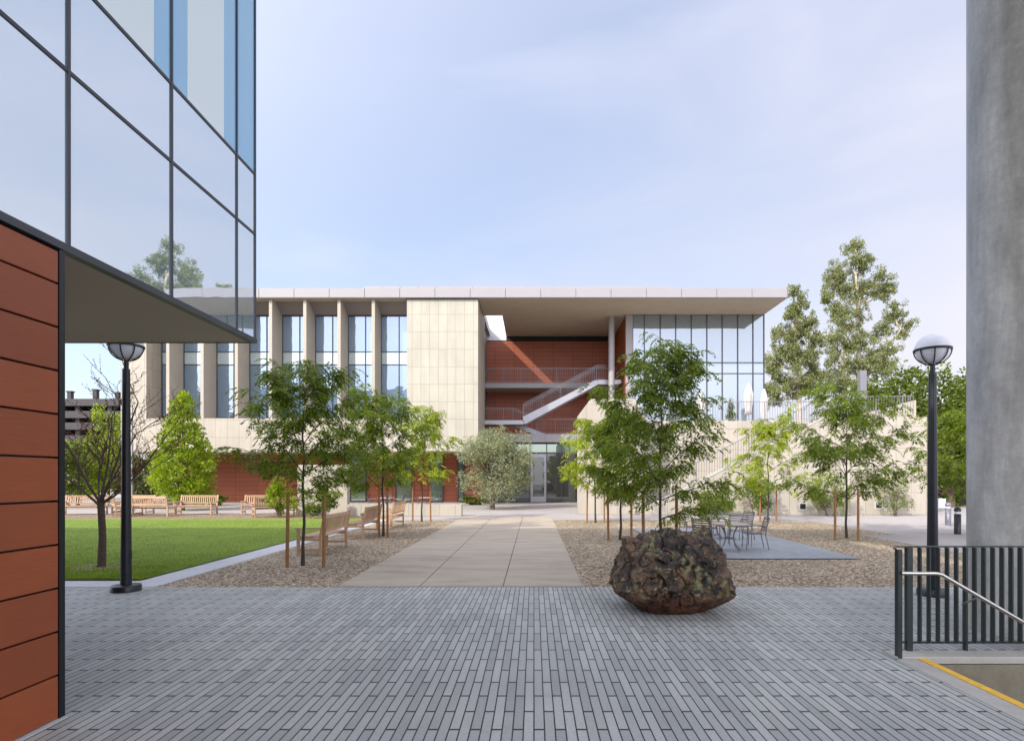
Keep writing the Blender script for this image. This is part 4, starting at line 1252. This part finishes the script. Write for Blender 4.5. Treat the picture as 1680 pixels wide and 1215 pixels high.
# ---------------------------------------------------------------- boulder
def boulder():
    import bmesh
    bm = bmesh.new(); bmesh.ops.create_icosphere(bm, subdivisions=7, radius=1)
    lob = [(Vector(d).normalized(), a, sg) for d, a, sg in (((-.16, 0, 1), .075, .30), ((.74, .0, .70), .21, .25), ((.95, 0, .35), .05, .25), ((-.95, 0, .2), .04, .25), ((-.84, -.15, .52), .21, .13), ((.36, -.1, .93), -.10, .15), ((-.60, 0, .80), -.11, .15), ((.1, -.75, .66), -.07, .15), ((-.45, -.7, .5), -.06, .16), ((.5, -.8, .3), -.05, .12),
           ((.35, -.8, .35), .05, .3), ((-.3, -.9, .1), .05, .35), ((.05, -.9, .5), -.05, .18), ((-.7, -.6, -.1), .04, .3), ((.8, -.5, -.1), .05, .25))]
    for v in bm.verts:
        d = v.co.normalized(); pw = 2.7
        r = (abs(d.x / .74) ** pw + abs(d.y / .66) ** pw + abs(d.z / (.51 if d.z > 0 else .63)) ** pw) ** (-1 / pw)
        for l, a, sg in lob:
            ang = math.acos(max(-1, min(1, d.dot(l)))); r += a * math.exp(-(ang / sg) ** 2)
        n1_ = noise.fractal(d * 1.9 + Vector((3, 1, 7)), .9, 2.1, 5)
        n2_ = noise.ridged_multi_fractal(d * 2.6, 1.0, 2.0, 4, 1.0, 2.0)
        n3_ = noise.fractal(d * 7.5, .9, 2.0, 4); n4_ = noise.fractal(d * 30, .7, 2.0, 3)
        cv = abs(noise.noise(d * 3.6 + Vector((9, 2, 4))))
        up = max(0, min(1, (d.z + .75) / .5))
        r += (.075 * n1_ + .050 * (n2_ - 1.2) + .020 * n3_ + .006 * n4_ - .075 * max(0, .10 - cv) / .10) * (.25 + .75 * up)
        x, y, z = d.x * r, d.y * r, d.z * r
        sk = 1 - .15 * (z / .5) if z > -.25 else 1.075 - .30 * min(1, (-.25 - z) / .25)
        z = max(z, -.5)
        v.co = Vector((x * sk, y * sk, z + .5))
    bm.normal_update()
    me = bpy.data.meshes.new('boulder'); bm.to_mesh(me); bm.free()
    me.polygons.foreach_set('use_smooth', [True] * len(me.polygons)); me.materials.append(M['rock'])
    o = bpy.data.objects.new('boulder', me); col.objects.link(o)
    o.location = (gx(1100, 7.62), 7.66, 0)
    tag(o, 'big rough dark brown boulder with lichen and rusty base on the grey pavers', 'boulder')
    return o


boulder()

# ---------------------------------------------------------------- low walls, patio, background
o = MB(); o.box(gx(569, 25.9), gx(757, 25.9), 25.9, 26.35, 0, .53)
tag(o.build('low_wall', M['cream2']), 'low cream tiled seat wall in front of the patio tables', 'wall')
o = MB(); o.box(gx(488, 26.4), gx(569.5, 26.4), 26.4, 26.8, 0, gz(762, 26.4))
tag(o.build('freestanding_wall', M['cream2']), 'freestanding cream tiled wall behind the nearest left tree', 'wall')
pk = thing('parking_structure', 'distant dark parking structure with open decks at the far left', 'building', (gx(150, 85), 85, 0))
a, b = gx(-10, 85), gx(202, 85)
for z in (gz(662, 85), gz(682, 85), gz(701, 85), gz(722, 85)):
    mb = MB(); mb.box(a, b, 85, 110, z - .3, z + .75); mb.build('parking_deck', M['parking'], pk)
mb = MB()
for i in range(9):
    x = a + (b - a) * i / 8; mb.box(x - .3, x + .3, 85.5, 86.2, 0, gz(660, 85))
mb.build('pillars', M['parking'], pk)
for px, py, lab in ((113, 643, 'leftmost rooftop mast on the far parking structure'), (155, 640, 'middle rooftop mast on the far parking structure'), (192, 645, 'rooftop mast on the parking structure nearest the cream building')):
    mb = MB(); X = gx(px, 88); mb.box(X - .3, X + .3, 88, 88.6, gz(662, 88), gz(py, 88)); mb.box(X - .4, X + .4, 87.9, 88.7, gz(py, 88), gz(py, 88) + .2)
    mb.build('roof_mast', M['parking'], pk)  # capped mast standing on the parking roof
o = MB(); X = gx(217, 30); o.tube([(X, 30, 0), (X, 30, 5.6)], [.06, .04], 10); o.lathe([(.13, 0), (.13, .05), (.06, .07)], (X, 30, 0), 14)
tag(o.build('slim_pole', M['silver']), 'slim pale pole seen just right of the left lamp post', 'pole')
sh = thing('dark_shed', 'dark brown service building between the terrace wall and the concrete column', 'building', (gx(1560, 36), 36, 0))
mb = MB(); mb.box(gx(1526, 36), gx(1640, 36), 36, 42, 0, 2.9); mb.build('wall', M['shed'], sh)
mb = MB(); mb.box(gx(1536, 36) - .3, gx(1640, 36), 35.6, 42.2, 2.9, 3.05); mb.build('roof', M['greymetal'], sh)
mb = MB(); mb.box(gx(1556, 36), gx(1579, 36), 35.94, 35.99, 0, 2.4); mb.build('door', M['black'], sh)
mb = MB(); mb.box(gx(1524, 33), gx(1552, 33), 33, 33.4, 0, .55)
tag(mb.build('low_wall', M['kerb']), 'low pale wall before the dark shed right of the lamp post', 'wall')

# big trees and building behind the camera: seen mirrored in the office windows
for k, (x, y, h, w) in enumerate(((-44, 4, 17, 5), (-54, -6, 20, 6), (-38, -10, 15, 4.5))):
    cloud_tree('dense_tree', ('round', 'tall', 'small')[k] + ' dark tree out of view beyond the near glass building', 'tree', x, y, blob(rnd, 22, 0, h * .58, w, h * .38, w, (.25, .4)), 6000, .6, 'leafD', std_trunk(.3, h * .6, seed=k), seed=90 + k, group='trees behind the glass building')

# ---------------------------------------------------------------- sky, sun, camera
SD = Vector((1.0, 1.05, -1.0)).normalized()       # direction light travels
el = math.asin(-SD.z); rot = math.atan2(-SD.x, -SD.y)
w = bpy.data.worlds.new('World'); sc.world = w; w.use_nodes = True
nt = w.node_tree; nt.nodes.clear()
def wn(t, **k):
    n_ = nt.nodes.new(t)
    for a, b in k.items(): setattr(n_, a, b)
    return n_
sky = wn('ShaderNodeTexSky', sky_type='NISHITA', sun_disc=False, sun_elevation=el, sun_rotation=rot, air_density=1.0, dust_density=1.5, ozone_density=1.5)
tc = wn('ShaderNodeTexCoord'); mp = wn('ShaderNodeMapping'); mp.inputs['Scale'].default_value = (1.0, 1.0, 3.2); mp.inputs['Rotation'].default_value = (0, .35, .5)
nt.links.new(tc.outputs['Generated'], mp.inputs['Vector'])
nz = wn('ShaderNodeTexNoise'); nz.inputs['Scale'].default_value = 1.6; nz.inputs['Detail'].default_value = 7; nz.inputs['Roughness'].default_value = .52; nz.inputs['Distortion'].default_value = .5
nt.links.new(mp.outputs[0], nz.inputs['Vector'])
sep = wn('ShaderNodeSeparateXYZ'); nt.links.new(tc.outputs['Generated'], sep.inputs[0])
def wm(op, a, b, clamp=False):
    m = wn('ShaderNodeMath', operation=op, use_clamp=clamp)
    for i, v in enumerate((a, b)):
        if isinstance(v, (int, float)): m.inputs[i].default_value = v
        else: nt.links.new(v, m.inputs[i])
    return m.outputs[0]
# cirrus veil: thicker low and to the right of the view
veil = wm('ADD', wm('MULTIPLY', nz.outputs['Fac'], .72), wm('MULTIPLY', sep.outputs[0], .62))
veil = wm('SUBTRACT', veil, wm('MULTIPLY', sep.outputs[2], .75))
veil = wm('ADD', veil, .35, True)
rp = wn('ShaderNodeValToRGB'); rp.color_ramp.elements[0].position = .25; rp.color_ramp.elements[0].color = (.36, .36, .36, 1); rp.color_ramp.elements[1].position = .95; rp.color_ramp.elements[1].color = (.93, .93, .93, 1)
nt.links.new(veil, rp.inputs[0])
mx = wn('ShaderNodeMix', data_type='RGBA'); nt.links.new(rp.outputs[0], mx.inputs[0]); nt.links.new(sky.outputs[0], mx.inputs[6]); 
sd = wn('ShaderNodeVectorMath', operation='DOT_PRODUCT'); nt.links.new(tc.outputs['Generated'], sd.inputs[0]); sd.inputs[1].default_value = tuple(-SD)
zf = wm('ADD', wm('MULTIPLY', sep.outputs[2], 1.3), .30, True)
glow = wm('ADD', wm('MULTIPLY', wm('MULTIPLY', zf, 1.15), wm('POWER', wm('ADD', wm('MULTIPLY', sd.outputs['Value'], .5), .5), 3.0)), .0)
glow = wm('ADD', wm('MULTIPLY', glow, 4.4), .42)
glow = wm('MULTIPLY', glow, wm('ADD', wm('MULTIPLY', wm('POWER', veil, 2.0), .62), .88))
cc = wn('ShaderNodeMix', data_type='RGBA', blend_type='MULTIPLY'); cc.inputs[0].default_value = 1; cc.inputs[6].default_value = (4.8, 4.62, 5.1, 1); nt.links.new(glow, cc.inputs[7]); nt.links.new(cc.outputs[2], mx.inputs[7])
bg = wn('ShaderNodeBackground'); bg.inputs['Strength'].default_value = .15; nt.links.new(mx.outputs[2], bg.inputs['Color'])
ou = wn('ShaderNodeOutputWorld'); nt.links.new(bg.outputs[0], ou.inputs[0])
sl = bpy.data.lights.new('sun', 'SUN'); sl.energy = 2.4; sl.angle = R_(.5); sl.color = (1, .93, .82)
so = bpy.data.objects.new('sun', sl); col.objects.link(so); so.rotation_euler = SD.to_track_quat('-Z', 'Y').to_euler(); so.location = (-20, -20, 30)

cam = bpy.data.cameras.new('camera'); co = bpy.data.objects.new('camera', cam); col.objects.link(co)
co.location = (0, 0, H); co.rotation_euler = (PI / 2, 0, 0)
cam.sensor_width = 36; cam.lens = F / 1680 * 36; cam.shift_x = (840 - VX) / 1680; cam.shift_y = (VY - 607.5) / 1680
cam.clip_start = .1; cam.clip_end = 2000
sc.camera = co
sc.render.engine = 'CYCLES'
sc.cycles.max_bounces = 8; sc.cycles.transparent_max_bounces = 12
sc.render.resolution_x = 1024; sc.render.resolution_y = 740
sc.view_settings.view_transform = 'Standard'; sc.view_settings.look = 'None'; sc.view_settings.gamma = 1
sc.view_settings.exposure = 1.0
